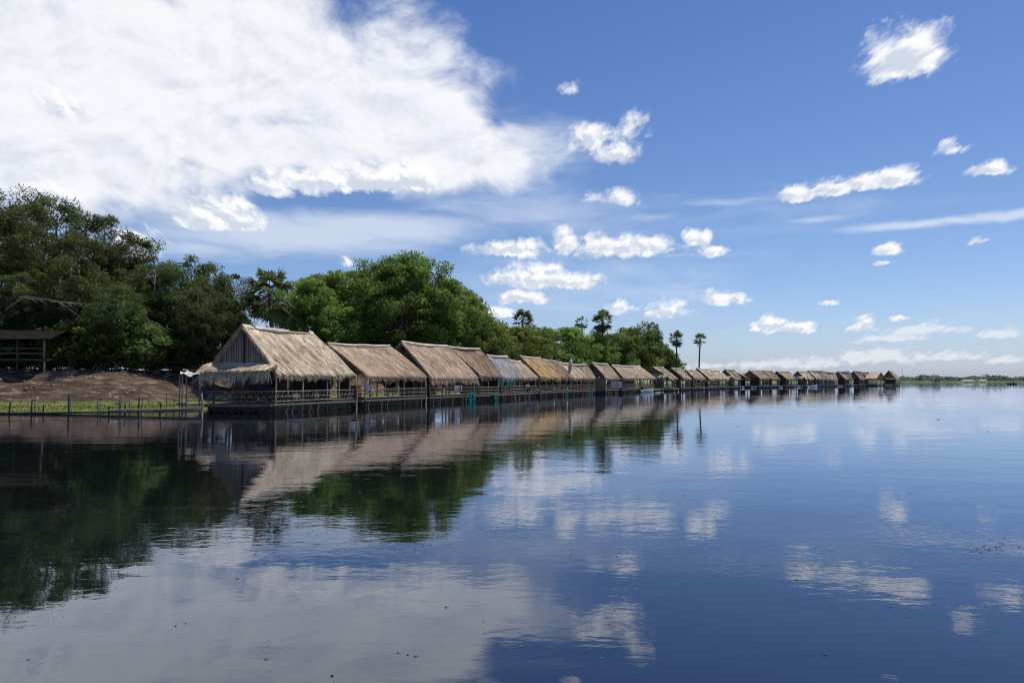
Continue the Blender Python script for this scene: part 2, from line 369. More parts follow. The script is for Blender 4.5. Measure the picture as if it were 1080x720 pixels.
def hz(x, y): return float(height(np.array([x]), np.array([y]))[0])
xs = np.concatenate([np.linspace(-5000, -200, 20), np.arange(-180, -70, 5), np.arange(-70, 30, .7), np.arange(30, 110, 2.5), np.arange(110, 700, 15), np.linspace(720, 5000, 18)])
ys = np.concatenate([np.array([-400, -100, 20]), np.arange(35, 46, 2), np.arange(46, 76, .5), np.arange(76, 210, 2.0), np.arange(212, 520, 12), np.arange(520, 620, 5), np.linspace(640, 6000, 18)])
GX, GY = np.meshgrid(xs, ys); GZ = height(GX, GY)
nx, ny = len(xs), len(ys)
me = bpy.data.meshes.new('ground'); idx = np.arange(nx*ny).reshape(ny, nx)
fs = np.stack([idx[:-1, :-1], idx[:-1, 1:], idx[1:, 1:], idx[1:, :-1]], -1).reshape(-1, 4)
me.from_pydata(np.stack([GX, GY, GZ], -1).reshape(-1, 3).tolist(), [], fs.tolist())
me.polygons.foreach_set('use_smooth', [True]*len(me.polygons))
m, nt2, out = new_mat('bank_earth_and_grass')
geo = N(nt2, 'ShaderNodeNewGeometry'); sp3 = N(nt2, 'ShaderNodeSeparateXYZ'); L(nt2, geo.outputs['Position'], sp3.inputs[0])
na = N(nt2, 'ShaderNodeTexNoise'); na.inputs['Scale'].default_value = .8; na.inputs['Detail'].default_value = 9; na.inputs['Roughness'].default_value = .7; L(nt2, geo.outputs['Position'], na.inputs['Vector'])
mp = N(nt2, 'ShaderNodeMapping'); mp.inputs['Scale'].default_value = (.35, .8, 2.5); mp.inputs['Rotation'].default_value = (0, .25, 0); L(nt2, geo.outputs['Position'], mp.inputs[0])
nb2 = N(nt2, 'ShaderNodeTexNoise'); nb2.inputs['Scale'].default_value = 1.6; nb2.inputs['Detail'].default_value = 8; nb2.inputs['Roughness'].default_value = .65; L(nt2, mp.outputs[0], nb2.inputs['Vector'])
shaded_dirt = ramp(nt2, nb2.outputs[0], [(.30, (.035, .025, .018)), (.47, (.068, .046, .033)), (.59, (.14, .097, .070)), (.73, (.40, .31, .235))])  # earth tones, with the shade on the bank darkened into the ramp
gr0 = ramp(nt2, na.outputs[0], [(.3, (.05, .075, .018)), (.52, (.12, .155, .04)), (.7, (.22, .21, .09))])
ff = N(nt2, 'ShaderNodeMapRange'); ff.inputs[1].default_value = 300; ff.inputs[2].default_value = 520; L(nt2, sp3.outputs[1], ff.inputs[0])
gmx = N(nt2, 'ShaderNodeMix', data_type='RGBA'); L(nt2, ff.outputs[0], gmx.inputs[0]); L(nt2, gr0, gmx.inputs[6]); gmx.inputs[7].default_value = (.20, .235, .12, 1); gr = gmx.outputs[2]
zf = N(nt2, 'ShaderNodeMath', operation='MULTIPLY_ADD'); L(nt2, na.outputs[0], zf.inputs[0]); zf.inputs[1].default_value = -.45; L(nt2, sp3.outputs[2], zf.inputs[2])
mr = N(nt2, 'ShaderNodeMapRange'); mr.inputs[1].default_value = .2; mr.inputs[2].default_value = .42; L(nt2, zf.outputs[0], mr.inputs[0])
fy = N(nt2, 'ShaderNodeMapRange'); fy.inputs[1].default_value = 300; fy.inputs[2].default_value = 200; L(nt2, sp3.outputs[1], fy.inputs[0])
mm = N(nt2, 'ShaderNodeMath', operation='MULTIPLY'); L(nt2, mr.outputs[0], mm.inputs[0]); L(nt2, fy.outputs[0], mm.inputs[1])
mx = N(nt2, 'ShaderNodeMix', data_type='RGBA'); L(nt2, mm.outputs[0], mx.inputs[0]); L(nt2, gr, mx.inputs[6]); L(nt2, shaded_dirt, mx.inputs[7])
b = N(nt2, 'ShaderNodeBsdfPrincipled'); b.inputs['Roughness'].default_value = .95; b.inputs['Specular IOR Level'].default_value = .15; L(nt2, mx.outputs[2], b.inputs['Base Color'])
bp = N(nt2, 'ShaderNodeBump'); bp.inputs['Distance'].default_value = .25; bp.inputs['Strength'].default_value = .8; L(nt2, nb2.outputs[0], bp.inputs['Height']); L(nt2, bp.outputs[0], b.inputs['Normal'])
L(nt2, b.outputs[0], out.inputs[0]); me.materials.append(m)
go = bpy.data.objects.new('ground', me); C.objects.link(go); tag(go, kind='structure')

# a faint far hill on the horizon
mb = MB(); n = 40
Yh = 4200
pts = []
for i in range(n+1):
    t = i/n; px = lerp(868, 916, t)
    h = 400-10.0*math.exp(-((px-892)/13)**4)*(1-.03*math.sin(t*19)) - .6
    p = at(px, h, Yh); pts.append((p, Vector((p.x, Yh, -2)), Vector((p.x, Yh+500, -2))))
vs = [q for a in pts for q in a]
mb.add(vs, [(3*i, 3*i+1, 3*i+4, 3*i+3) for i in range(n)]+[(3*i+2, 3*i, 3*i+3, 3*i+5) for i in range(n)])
M['hill'] = mat_basic('hazy_hill', (.52, .60, .76), (.56, .64, .80), (1, 1, 1), .01, 1, 0)  # bluish haze put into the hill colour
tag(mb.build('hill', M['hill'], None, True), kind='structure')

# ------------------------------------------------------------------ straw
def straw(P, down, out_n, n, wd, ln, tone, jitter=.16, lift=.06, rs=rng):
    """P (n,3) roots; down (n,3) unit direction; out_n normal -> (n,4,3) blades and colours"""
    side = unit(np.cross(down, out_n)); j = rs.normal(0, jitter, (n, 1))
    d = unit(down + side*j + out_n*rs.uniform(0, lift*2, (n, 1)))
    s = unit(np.cross(d, out_n)+out_n*rs.normal(0, .25, (n, 1)))
    W = wd*rs.uniform(.5, 1.4, (n, 1)); Ln = ln*rs.uniform(.5, 1.35, (n, 1))
    a = P - s*W/2; b = P + s*W/2; e = P + d*Ln
    V = np.stack([a, b, e + s*W*.12, e - s*W*.12], 1)
    t = rs.uniform(0, 1, (n, 1)); tone = np.array(tone)
    c = tone[0]*(1-t)+tone[1]*t
    c = np.where(rs.uniform(0, 1, (n, 1)) < .10, np.array(tone[2]), c)
    return V, c
TONES = {
 'tan':   [(.50, .395, .275), (.90, .76, .57), (.20, .155, .11)],
 'brown': [(.40, .29, .205), (.76, .585, .43), (.15, .11, .075)],
 'red':   [(.30, .205, .14), (.56, .41, .29), (.16, .11, .075)],
 'grey':  [(.28, .27, .26), (.62, .61, .60), (.12, .115, .11)],
 'gold':  [(.42, .27, .13), (.70, .50, .27), (.28, .15, .07)],
 'dull':  [(.38, .30, .215), (.70, .575, .43), (.15, .12, .09)],
}
def lowpatch(s, t, seed):
    r = np.random.default_rng(seed); o = np.zeros_like(s)
    for k in range(6):
        a, b, c = r.uniform(2, 16), r.uniform(1, 9), r.uniform(0, 6.3)
        o += np.sin(a*s+b*t+c+2*np.sin(b*s-c))*r.uniform(.3, 1)
    return o/4

def tri_bl(c, s, t):
    A, B, Cc, D = c
    return (A*(1-s)+B*s)*(1-t) + (D*(1-s)+Cc*s)*t

DP = ([203, 290, 373, 385, 448, 503, 528, 566, 627, 652, 690, 728, 743, 767, 781, 822, 858, 898, 911, 945],
      [49, 49.5, 57.6, 59.5, 68, 77, 82, 93, 113, 121, 137, 153, 160, 180, 186, 206, 222, 243, 250, 268])
def depth(px): return interp(px, *DP)
HUTS = []
def npv(v): return np.array([v[0], v[1], v[2]], float)

def thatch_slope(mbv, mbc, e1, e2, r1, r2, tone, n, wd, ln, seed, sag=.13, ragged=.12, thick=.16):
    """eave e1->e2, ridge r1->r2, straw blades on it; returns slab quads too"""
    rs = np.random.default_rng(seed); sag = sag*rs.uniform(.5, 1.7)
    e1, e2, r1, r2 = map(npv, (e1, e2, r1, r2))
    down = unit(((e1-r1)+(e2-r2))/2); along = unit(e2-e1); nrm = np.cross(along, down); nrm = nrm if nrm[2] > 0 else -nrm
    NS, NT = 26, 10
    s, t = np.meshgrid(np.linspace(0, 1, NS+1), np.linspace(0, 1, NT+1))
    def surf(s, t):
        s_ = s[..., None]; t_ = t[..., None]
        p = (e1*(1-s_)+e2*s_)*(1-t_) + (r1*(1-s_)+r2*s_)*t_
        bmp = lowpatch(s*1.5, t*1.2, seed)*.05 - sag*np.sin(np.pi*s)*(t*.6+.4) + .06*np.sin(np.pi*t)
        return p + nrm*bmp[..., None]
    G = surf(s, t)
    # top sheet + bottom sheet as quads
    a = G[:-1, :-1]; b = G[:-1, 1:]; c = G[1:, 1:]; d = G[1:, :-1]
    top = np.stack([a, b, c, d], 2).reshape(-1, 4, 3); bot = top[:, ::-1] - nrm*thick
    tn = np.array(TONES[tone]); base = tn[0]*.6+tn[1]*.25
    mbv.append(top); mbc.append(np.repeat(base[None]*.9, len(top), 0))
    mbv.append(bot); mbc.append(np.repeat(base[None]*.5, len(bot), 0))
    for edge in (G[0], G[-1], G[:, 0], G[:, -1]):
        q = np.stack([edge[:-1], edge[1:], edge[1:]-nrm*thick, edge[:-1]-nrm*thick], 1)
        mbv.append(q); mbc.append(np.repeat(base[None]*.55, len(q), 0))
    # courses of straw
    sr = rs.uniform(0, 1, n); tr = np.clip(np.round(rs.uniform(0, 1, n)*11)/11 + rs.normal(0, .02, n), .02, 1)
    P = surf(sr, tr)
    dn = np.repeat(down[None], n, 0); nn = np.repeat(nrm[None], n, 0)
    V, c = straw(P+nn*.02, dn, nn, n, wd, ln, TONES[tone], rs=rs)
    pat = lowpatch(sr, tr, seed+3)[:, None]*.24 + lowpatch(sr*4, tr*3, seed+4)[:, None]*.16 + 1.04
    streak = 1 + .18*np.sin(sr*np.pi*2*9+lowpatch(sr, tr, seed+8)*3)[:, None]*(rs.uniform(0, 1, (n, 1)))
    crease = lowpatch(sr*2.2, tr*1.4, seed+31)[:, None]; crease_dark = np.where(np.abs(crease) < .035, .55, 1.0)  # darker along the crease lines of the thatch
    mbv.append(V); mbc.append(c*np.clip(pat*streak*crease_dark, .32, 1.5))
    # hanging eave fringe
    nf = max(30, int(n*.14)); sf = rs.uniform(0, 1, nf)
    P = surf(sf, np.full(nf, .02)); dd = unit(dn[:1]*.7+np.array([[0, 0, -.9]]))
    clump = (.55 + .5*np.abs(lowpatch(sf*3.2, sf*0, seed+21)) + .35*np.abs(np.sin(sf*np.linalg.norm(e2-e1)*5+3*np.sin(sf*17))))[:, None]
    V, c = straw(P-nrm*rs.uniform(0, thick, (nf, 1)), np.repeat(dd, nf, 0), np.repeat(nrm[None], nf, 0), nf, wd*1.2, clump*ln*.85*(1+ragged*3), TONES[tone], jitter=.2, rs=rs)
    mbv.append(V); mbc.append(c*rs.uniform(.6, 1.05, (nf, 1)))
    # verge straw at both ends
    for s0, sg in ((0, -1), (1, 1)):
        nvg = max(16, int(n*.045)); tv = rs.uniform(0, 1, nvg)
        P = surf(np.full(nvg, s0*1.0), tv) - nrm*rs.uniform(0, thick, (nvg, 1))
        V, c = straw(P, unit(np.repeat(down[None], nvg, 0)+sg*along*.35), np.repeat(nrm[None], nvg, 0), nvg, wd, ln*.6, TONES[tone], rs=rs)
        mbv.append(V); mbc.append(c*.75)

def hut(label, ex, ridge, tone='tan', lod=1, gable='boards', eave=2.6, left=1.0, side=0.1, posts=None, name='thatched_hut', rail='lattice',
        cap=True, canopy=False, wall=None, far_gable=False, skew=None, rag=.12, dk=.62, group='thatched huts on stilts along the lake shore', cap_seg=None, over=.35, rear=True, partition=False):
    x1, x2 = ex; (rx1, ry1), (rx2, ry2) = ridge
    d1, d2 = depth(x1), depth(x2)
    if skew: d1 += skew[0]; d2 += skew[1]
    A = at(x1, 400, d1); B = at(x2, 400, d2); A.z = B.z = eave
    w1 = 2.7
    P = at(rx1, ry1, d1+side*w1); Q = at(rx2, ry2, d2+side*w1)
    hr = (P.z+Q.z)/2; P.z = lerp(hr, P.z, .7); Q.z = lerp(hr, Q.z, .7)
    Lc = P + (P-A)*left; Lc.z = eave; Mc = Q + (Q-B)*left; Mc.z = eave
    base = Vector(((A.x+B.x+Lc.x+Mc.x)/4, (A.y+B.y+Lc.y+Mc.y)/4, 0))
    root = thing(name, label, 'hut', base, group)
    def W(s, t, z):                              # ground-plan coordinates: s along, t across (0 water side)
        q = (A*(1-s)+B*s)*(1-t) + (Lc*(1-s)+Mc*s)*t; return Vector((q.x, q.y, z))-base
    Llen = (B-A).length; Wd = (Lc-A).length
    Lv = [p-base for p in (A, B, P, Q, Lc, Mc)]; a, b_, p, q, l_, m_ = Lv
    # roof
    vs, cs = [], []
    n = {0: 9500, 1: 3600, 2: 700, 3: 260}[lod]; n = int(n*max(.5, Llen/8.)); wd = {0: .03, 1: .05, 2: .12, 3: .2}[lod]; ln = {0: .42, 1: .5, 2: .7, 3: .8}[lod]
    seed = abs(hash(label)) % 9999 if False else sum(ord(c)*(i+1) for i, c in enumerate(label)) % 99991
    drop = (p-a); drop = drop.normalized()*.0
    thatch_slope(vs, cs, a, b_, p, q, tone, n, wd, ln, seed, ragged=rag)
    thatch_slope(vs, cs, l_, m_, p, q, tone, int(n*.45), wd*1.3, ln, seed+1, ragged=rag)
    roof = quads_mesh('roof', np.concatenate(vs), np.concatenate(cs), M['thatch'], root)
    if cap:
        segs = cap_seg or [(0, 1)]
        for (s0, s1) in segs:
            mbx = MB()
            c0, c1 = p.lerp(q, s0), p.lerp(q, s1); up = Vector((0, 0, .07)); c0 = c0+up; c1 = c1+up
            cw = .30 if canopy and lod == 0 else .17; dA = (a-p).normalized()*cw; dL = (l_-p).normalized()*cw; K = 8; vsx = []
            for i in range(K+1):
                cc = c0.lerp(c1, i/K)+Vector((0, 0, random.uniform(-.02, .02)))-Vector((0, 0, .08*math.sin(math.pi*lerp(s0, s1, i/K))))
                j1 = random.uniform(.8, 1.25); j2 = random.uniform(.8, 1.25)
                vsx += [cc+dA*j1+Vector((0, 0, .05)), cc+Vector((0, 0, .05)), cc+dL*j2+Vector((0, 0, .05))]
            mbx.add(vsx, [(3*i+k, 3*i+k+1, 3*i+k+4, 3*i+k+3) for i in range(K) for k in (0, 1)])
            mbx.build('ridge_cap', M['cap'], roof)
    # roof frame: verge poles, eave pole, ridge pole
    fb = MB(); dz = Vector((0, 0, -.2)); r = .045 if lod < 2 else .06
    for (u, v) in ((a, p), (l_, p), (b_, q), (m_, q), (a, b_), (l_, m_), (p, q)): fb.tube([u+dz, v+dz], r, 5)
    if lod < 2:
        for s_ in (.2, .4, .6, .8): fb.tube([a.lerp(b_, s_)+dz, p.lerp(q, s_)+dz], .035, 4); fb.tube([l_.lerp(m_, s_)+dz, p.lerp(q, s_)+dz], .035, 4)
    fb.build('roof_frame', M['pole'], root)
    # gable wall
    def gwall(s_, nm='gable_wall'):
        f = lambda u, v: u.lerp(v, s_)
        a2, l2, p2 = f(a, b_), f(l_, m_), f(p, q)
        cen = (a2+l2+p2)/3; g = MB(); sh = .965
        a3, l3, p3 = cen+(a2-cen)*sh, cen+(l2-cen)*sh, cen+(p2-cen)*sh - Vector((0, 0, .12))
        nrm = (l3-a3).cross(p3-a3).normalized()
        K = max(5, int(Wd/.16)) if lod < 2 else 8
        for i in range(K):
            t0, t1 = i/K+.008, (i+1)/K-.004
            def topz(t):
                tp = (p3-a3).dot((l3-a3).normalized())/(l3-a3).length
                zt = t/tp if t < tp else (1-t)/(1-tp)
                return a3.z + (p3.z-a3.z)*max(0, min(1, zt))
            b0, b1 = a3.lerp(l3, t0), a3.lerp(l3, t1); o = nrm*random.uniform(-.012, .012)
            q4 = [b0+o, b1+o, Vector((b1.x, b1.y, topz(t1)))+o, Vector((b0.x, b0.y, topz(t0)))+o]
            g.slab(q4, nrm, .02)
        if lod < 2:
            for fz in (.0, .42): g.tube([a3.lerp(p3, fz)+nrm*.04, l3.lerp(p3, fz)+nrm*.04], .03, 5); g.tube([a3.lerp(p3, fz)-nrm*.04, l3.lerp(p3, fz)-nrm*.04], .03, 5)
        return g.build(nm, M[gable], root)
    if gable: gwall(min(.12, over/Llen))
    if far_gable: gwall(1-min(.12, over/Llen))
    # deck
    dkb = MB()
    ext = .1
    e0, e1_ = -.25/Llen, 1+.15/Llen
    c4 = [W(e0, -ext/Wd, dk), W(e1_, -ext/Wd, dk), W(e1_, 1.0, dk), W(e0, 1.0, dk)]
    if lod < 2:
        K = int(Llen/.22)
        for i in range(K):
            s0, s1 = lerp(e0, e1_, (i+.04)/K), lerp(e0, e1_, (i+.94)/K); z = dk+random.uniform(-.008, .008)
            dkb.hexa([W(s0, -ext/Wd, z), W(s1, -ext/Wd, z), W(s1, 1, z), W(s0, 1, z)], .04)
        for t in (-.02, .33, .66, .98): dkb.tube([W(e0, t, dk-.11), W(e1_, t, dk-.11)], .06, 6)
        dkb.hexa([W(e0, -.035, dk-.02), W(e1_, -.035, dk-.02), W(e1_, -.022, dk-.02), W(e0, -.022, dk-.02)], .10)
        dkb.hexa([W(e0-.012, 0, dk-.02), W(e0-.004, 0, dk-.02), W(e0-.004, 1, dk-.02), W(e0-.012, 1, dk-.02)], .17)
    else: dkb.hexa(c4, .2)
    dkb.build('deck', M['deck'], root)
    # posts
    np_ = posts or max(2, int(round(Llen/2.1))+1)
    ins = .06
    pl = [i/(np_-1) for i in range(np_)]
    pr = .065 if lod == 0 else (.075 if lod == 1 else .09)
    ts = [ins*.4, 1-ins] if lod > 1 else [ins*.4, .5, 1-ins]
    for t in ts:
        for s_ in pl:
            s2 = lerp(.03, .97, s_); j = Vector((random.uniform(-.05, .05), random.uniform(-.05, .05), 0))
            zt = eave+.05 if t != .5 else eave+.1
            k = (W(s2, t, 0)); zt = eave - .12 + (min(t, 1-t)*2)*(hr-eave)*.92
            if t == .5 and s_ not in (0, 1) and lod < 2 and random.random() < .4: continue
            pb = MB(); rr = pr*random.uniform(.8, 1.2)
            pb.tube([k+Vector((0, 0, -.9))+j, k+Vector((0, 0, dk))+j*.5, k+Vector((0, 0, zt))-j*.4], [rr*1.1, rr, rr*.85], 7 if lod < 2 else 5)
            pb.build('post', M['pole'] if t < .3 else M['pole_dark'], root, True)
    # under-structure: dark floats, piles and cross braces; dark boards added as under-deck shade
    ub = MB()
    for t in (.06, .3, .5, .7, .95):
        ub.tube([W(-.02, t, .10), W(.3, t+.01, .05+random.uniform(-.05, .05)), W(.7, t-.01, .08+random.uniform(-.05, .05)), W(1.02, t, .10)], .10, 7)
    for _ in range(3 if lod < 2 else 0):
        s0 = random.uniform(0, .6); z0 = random.uniform(.08, .42); ub.tube([W(s0, -.012, z0), W(s0+random.uniform(.2, .5), -.018, z0+random.uniform(-.12, .12))], .03, 5)
    if lod < 2:
        K = int(Llen/.65)
        for i in range(K):
            s0 = (i+random.uniform(.2, .8))/K
            ub.tube([W(s0, -.01, -.3), W(s0+random.uniform(-.03, .03), -.01, dk-.1)], .04, 5)
            if random.random() < .6: ub.tube([W(s0, -.03, dk-.1), W(s0+random.choice((-1, 1))*.5/Llen, -.06, -.05)], .03, 5)
        K2 = int(Llen/.5)
        for i in range(K2):
            s0, s1 = i/K2, (i+random.uniform(.86, .99))/K2; zz = dk-.13-random.uniform(0, .06); ub.hexa([W(s0, .035, zz), W(s1, .035, zz), W(s1, .05, zz), W(s0, .05, zz)], random.uniform(.38, .6))
        K3 = int(Wd/.5)
        for i in range(K3):
            t0, t1 = i/K3, (i+.95)/K3; zz = dk-.14; ub.hexa([W(.01, t0, zz), W(.022, t0, zz), W(.022, t1, zz), W(.01, t1, zz)], random.uniform(.4, .6))
    else: ub.hexa([W(.0, .1, dk-.25), W(1., .1, dk-.25), W(1., .16, dk-.25), W(0., .16, dk-.25)], .4)
    ub.build('float', M['pole_dark'], root)
    # railing
    def railing(s0, t0, s1, t1):
        g = MB(); Ln = (W(s1, t1, 0)-W(s0, t0, 0)).length
        pt = lambda f, z: W(lerp(s0, s1, f), lerp(t0, t1, f), z)
        rr = .032 if lod < 2 else .045
        for z in (dk+.14, dk+.46, dk+.80): g.tube([pt(0, z), pt(.5, z+random.uniform(-.02, .02)), pt(1, z)], rr if z != dk+.46 else rr*.7, 5)
        K = max(2, int(Ln/.42)) if lod < 2 else max(2, int(Ln/.8))
        for i in range(K):
            f0, f1 = i/K, (i+1)/K
            if rail == 'lattice': g.tube([pt(f0, dk+.14), pt(f1, dk+.8)], .016 if lod < 2 else .03, 4); g.tube([pt(f0, dk+.8), pt(f1, dk+.14)], .016 if lod < 2 else .03, 4)
            else: g.tube([pt((f0+f1)/2, dk+.05), pt((f0+f1)/2, dk+.8)], .025, 4)
        return g.build('railing', M['pole'], root)
    railing(.0, -.005, 1., -.005)
    if canopy: railing(-.012, .0, -.012, 1.0)
    # walls; the dark panels are added to fill hut interiors with shade
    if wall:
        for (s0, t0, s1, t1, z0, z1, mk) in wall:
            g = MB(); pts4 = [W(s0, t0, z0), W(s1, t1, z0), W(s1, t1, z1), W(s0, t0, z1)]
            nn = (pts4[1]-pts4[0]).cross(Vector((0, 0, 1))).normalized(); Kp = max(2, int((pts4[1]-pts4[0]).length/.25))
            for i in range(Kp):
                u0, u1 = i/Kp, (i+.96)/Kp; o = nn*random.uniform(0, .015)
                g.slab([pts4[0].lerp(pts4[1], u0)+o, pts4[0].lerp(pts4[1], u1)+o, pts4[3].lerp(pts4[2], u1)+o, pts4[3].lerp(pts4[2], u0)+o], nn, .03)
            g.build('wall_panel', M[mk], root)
    # thatched canopy across the near gable
    if canopy:
        vs, cs = [], []
        w_in = [W(.04, .0, 3.30), W(.04, 1.0, 3.30)]; w_out = [W(-.06, -.01, 2.92), W(-.06, 1.03, 2.84)]
        thatch_slope(vs, cs, w_out[0], w_out[1], w_in[0], w_in[1], tone, int(5200 if lod < 2 else 80), wd*1.2, ln*1.15, seed+5, sag=.02, ragged=.4, thick=.14)
        quads_mesh('gable_canopy', np.concatenate(vs), np.concatenate(cs), M['thatch'], root)
    HUTS.append((root, W, A, B, P, Q))
    return root, W, base

G_ = 'thatched huts on stilts along the lake shore'
# the near huts
h1 = hut('largest thatched hut, nearest the camera, with board gable and shaggy canopy', (290, 373), ((255, 343), (330, 351)), 'tan', 0, canopy=True, eave=2.72, posts=4, side=.0, left=.98, cap_seg=[(0, .12), (.16, .62), (.93, 1)],
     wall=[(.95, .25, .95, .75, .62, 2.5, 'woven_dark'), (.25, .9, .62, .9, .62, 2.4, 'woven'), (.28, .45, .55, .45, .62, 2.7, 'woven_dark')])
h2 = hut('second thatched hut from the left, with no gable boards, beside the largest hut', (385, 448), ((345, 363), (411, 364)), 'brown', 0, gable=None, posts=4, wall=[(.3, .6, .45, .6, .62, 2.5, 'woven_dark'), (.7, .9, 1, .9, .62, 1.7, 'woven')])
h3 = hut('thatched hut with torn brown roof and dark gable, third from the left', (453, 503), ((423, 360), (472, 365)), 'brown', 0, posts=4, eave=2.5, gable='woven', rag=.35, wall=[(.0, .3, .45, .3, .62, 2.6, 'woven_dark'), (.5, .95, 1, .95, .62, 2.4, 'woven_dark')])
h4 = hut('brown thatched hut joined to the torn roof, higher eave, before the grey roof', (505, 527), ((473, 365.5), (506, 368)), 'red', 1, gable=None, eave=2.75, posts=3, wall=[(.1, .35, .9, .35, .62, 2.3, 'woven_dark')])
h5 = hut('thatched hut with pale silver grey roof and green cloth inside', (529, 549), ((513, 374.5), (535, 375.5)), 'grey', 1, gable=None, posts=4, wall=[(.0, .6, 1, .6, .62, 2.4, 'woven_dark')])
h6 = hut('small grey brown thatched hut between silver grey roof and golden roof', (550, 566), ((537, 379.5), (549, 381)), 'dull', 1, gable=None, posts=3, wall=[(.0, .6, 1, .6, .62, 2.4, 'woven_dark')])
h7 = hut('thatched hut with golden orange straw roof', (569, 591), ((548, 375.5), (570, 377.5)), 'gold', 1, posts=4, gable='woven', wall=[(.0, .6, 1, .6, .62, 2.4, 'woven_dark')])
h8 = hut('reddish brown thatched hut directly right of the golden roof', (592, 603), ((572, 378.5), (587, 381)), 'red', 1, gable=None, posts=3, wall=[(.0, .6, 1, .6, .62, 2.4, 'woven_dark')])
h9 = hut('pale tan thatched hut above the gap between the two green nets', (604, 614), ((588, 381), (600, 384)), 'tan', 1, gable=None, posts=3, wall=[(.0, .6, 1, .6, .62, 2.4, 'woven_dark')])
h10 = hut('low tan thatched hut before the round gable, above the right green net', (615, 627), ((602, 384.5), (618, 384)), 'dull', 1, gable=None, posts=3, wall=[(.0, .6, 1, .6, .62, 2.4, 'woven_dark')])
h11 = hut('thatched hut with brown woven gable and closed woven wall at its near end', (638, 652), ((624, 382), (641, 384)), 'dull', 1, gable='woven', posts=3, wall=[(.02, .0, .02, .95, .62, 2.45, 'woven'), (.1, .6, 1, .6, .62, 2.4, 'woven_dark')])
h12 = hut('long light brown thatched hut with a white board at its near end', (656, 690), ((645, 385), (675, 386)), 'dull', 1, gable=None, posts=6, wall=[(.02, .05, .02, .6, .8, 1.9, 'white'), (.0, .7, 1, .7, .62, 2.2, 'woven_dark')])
T = [
 ('grey brown hut with woven gable, first right of the long light brown hut', (705, 713), ((689, 387), (700, 387.5)), 'dull', 'woven', True),
 ('hut with dark verge standing left of the lone leaning palm', (720, 728), ((708, 388), (718, 388.5)), 'dull', 'woven_dark', False),
 ('plain low roofed hut without gable directly under the lone leaning palm', (731, 743), ((723, 390), (734, 390)), 'dull', None, False),
 ('hut with a dark roof edge just right of the lone leaning palm', (747, 756), ((735, 388), (747, 389.5)), 'tan', 'woven_dark', False),
 ('pale roofed hut right of the lone palm, before an open woven gable', (757, 768), ((748, 390), (759, 390.5)), 'tan', None, False),
 ('narrow hut with woven gable and pale awning, left of the wide sky gap', (773, 781), ((764.5, 389.3), (774.5, 389.8)), 'dull', 'woven', True),
 ('hut with the broad grey woven gable just right of the wide sky gap', (801, 811), ((790.5, 390.5), (802, 390.5)), 'dull', 'woven', False),
 ('hut with reddish brown roof behind the broad grey woven gable', (813.5, 822), ((803.5, 390.6), (814, 391)), 'red', 'woven_dark', False),
 ('hut with dark red brown gable halfway along the far row', (829, 839), ((819, 391.4), (832, 391.6)), 'dull', 'woven_dark', False),
 ('far hut with yellow brown roof and bright awning under its gable', (849, 858), ((841, 391.4), (851, 391.6)), 'tan', 'woven', True),
 ('widest tan roof of the far row', (860.5, 870), ((852, 390.6), (868, 391)), 'tan', 'woven_dark', False),
 ('tan roof attached to the right of the widest far roof', (871, 883), ((868.5, 391.5), (880, 393)), 'tan', None, False),
 ('far hut with grey gable in front of the faint blue hill', (891, 898), ((883.5, 391.7), (895.5, 392)), 'dull', 'woven', False),
 ('far hut with steep open gable, second gable before the last hut', (906.5, 911.5), ((900, 391), (908, 392)), 'dull', 'woven', False),
]
for lb, ex, rd, tone, g, aw in T:
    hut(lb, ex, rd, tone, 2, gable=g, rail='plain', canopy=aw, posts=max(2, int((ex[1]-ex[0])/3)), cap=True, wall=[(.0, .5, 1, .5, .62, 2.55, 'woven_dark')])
hut('tiny pale roof set back in the wide sky gap of the far row', (788, 793), ((778, 393), (786, 393.3)), 'tan', 3, gable=None, skew=(6, 6), posts=2, wall=[(.0, .5, 1, .5, .62, 2.2, 'woven_dark')])
hut('far hut set back behind others with reddish roof, near the row end', (916, 921), ((908, 392.3), (916, 392.3)), 'red', 3, gable='woven_dark', skew=(8, 8), posts=2, wall=[(.0, .5, 1, .5, .62, 2.2, 'woven_dark')])
# two turned huts ending the row (free-standing frames given in world metres)
def hut_world(label, A, B, P, Q, **kw):
    global at, depth
    sv = (at, depth)
    pts = {('e', 0): Vector(A), ('e', 1): Vector(B)}
    seq = iter([Vector(A), Vector(B), Vector(P), Vector(Q)])
    at = lambda *a: next(seq)
    depth = lambda px: 0
    try: r = hut(label, (0, 1), ((0, 0), (0, 0)), **kw)
    finally: at, depth = sv
    return r
e = lambda px, d: at(px, 400, d)
Pk = at(929, 392, 262); Pf = at(918.5, 392.2, 258)
hut_world('hut turned sideways with its yellow gable to the right, beside the last hut', e(924.5, 253), e(911.5, 250.5), Pk, Pf, tone='dull', lod=2, gable='woven', rail='plain', posts=3, left=.9)
hut_world('last hut of the row, with its open dark gable facing the lake', e(944, 262), e(949, 272), at(937, 390.5, 263), at(941, 391.5, 273), tone='dull', lod=2, gable='woven', rail='plain', posts=3, left=1.0, canopy=False, wall=[(.5, .1, .5, .9, .62, 2.2, 'woven_dark')])

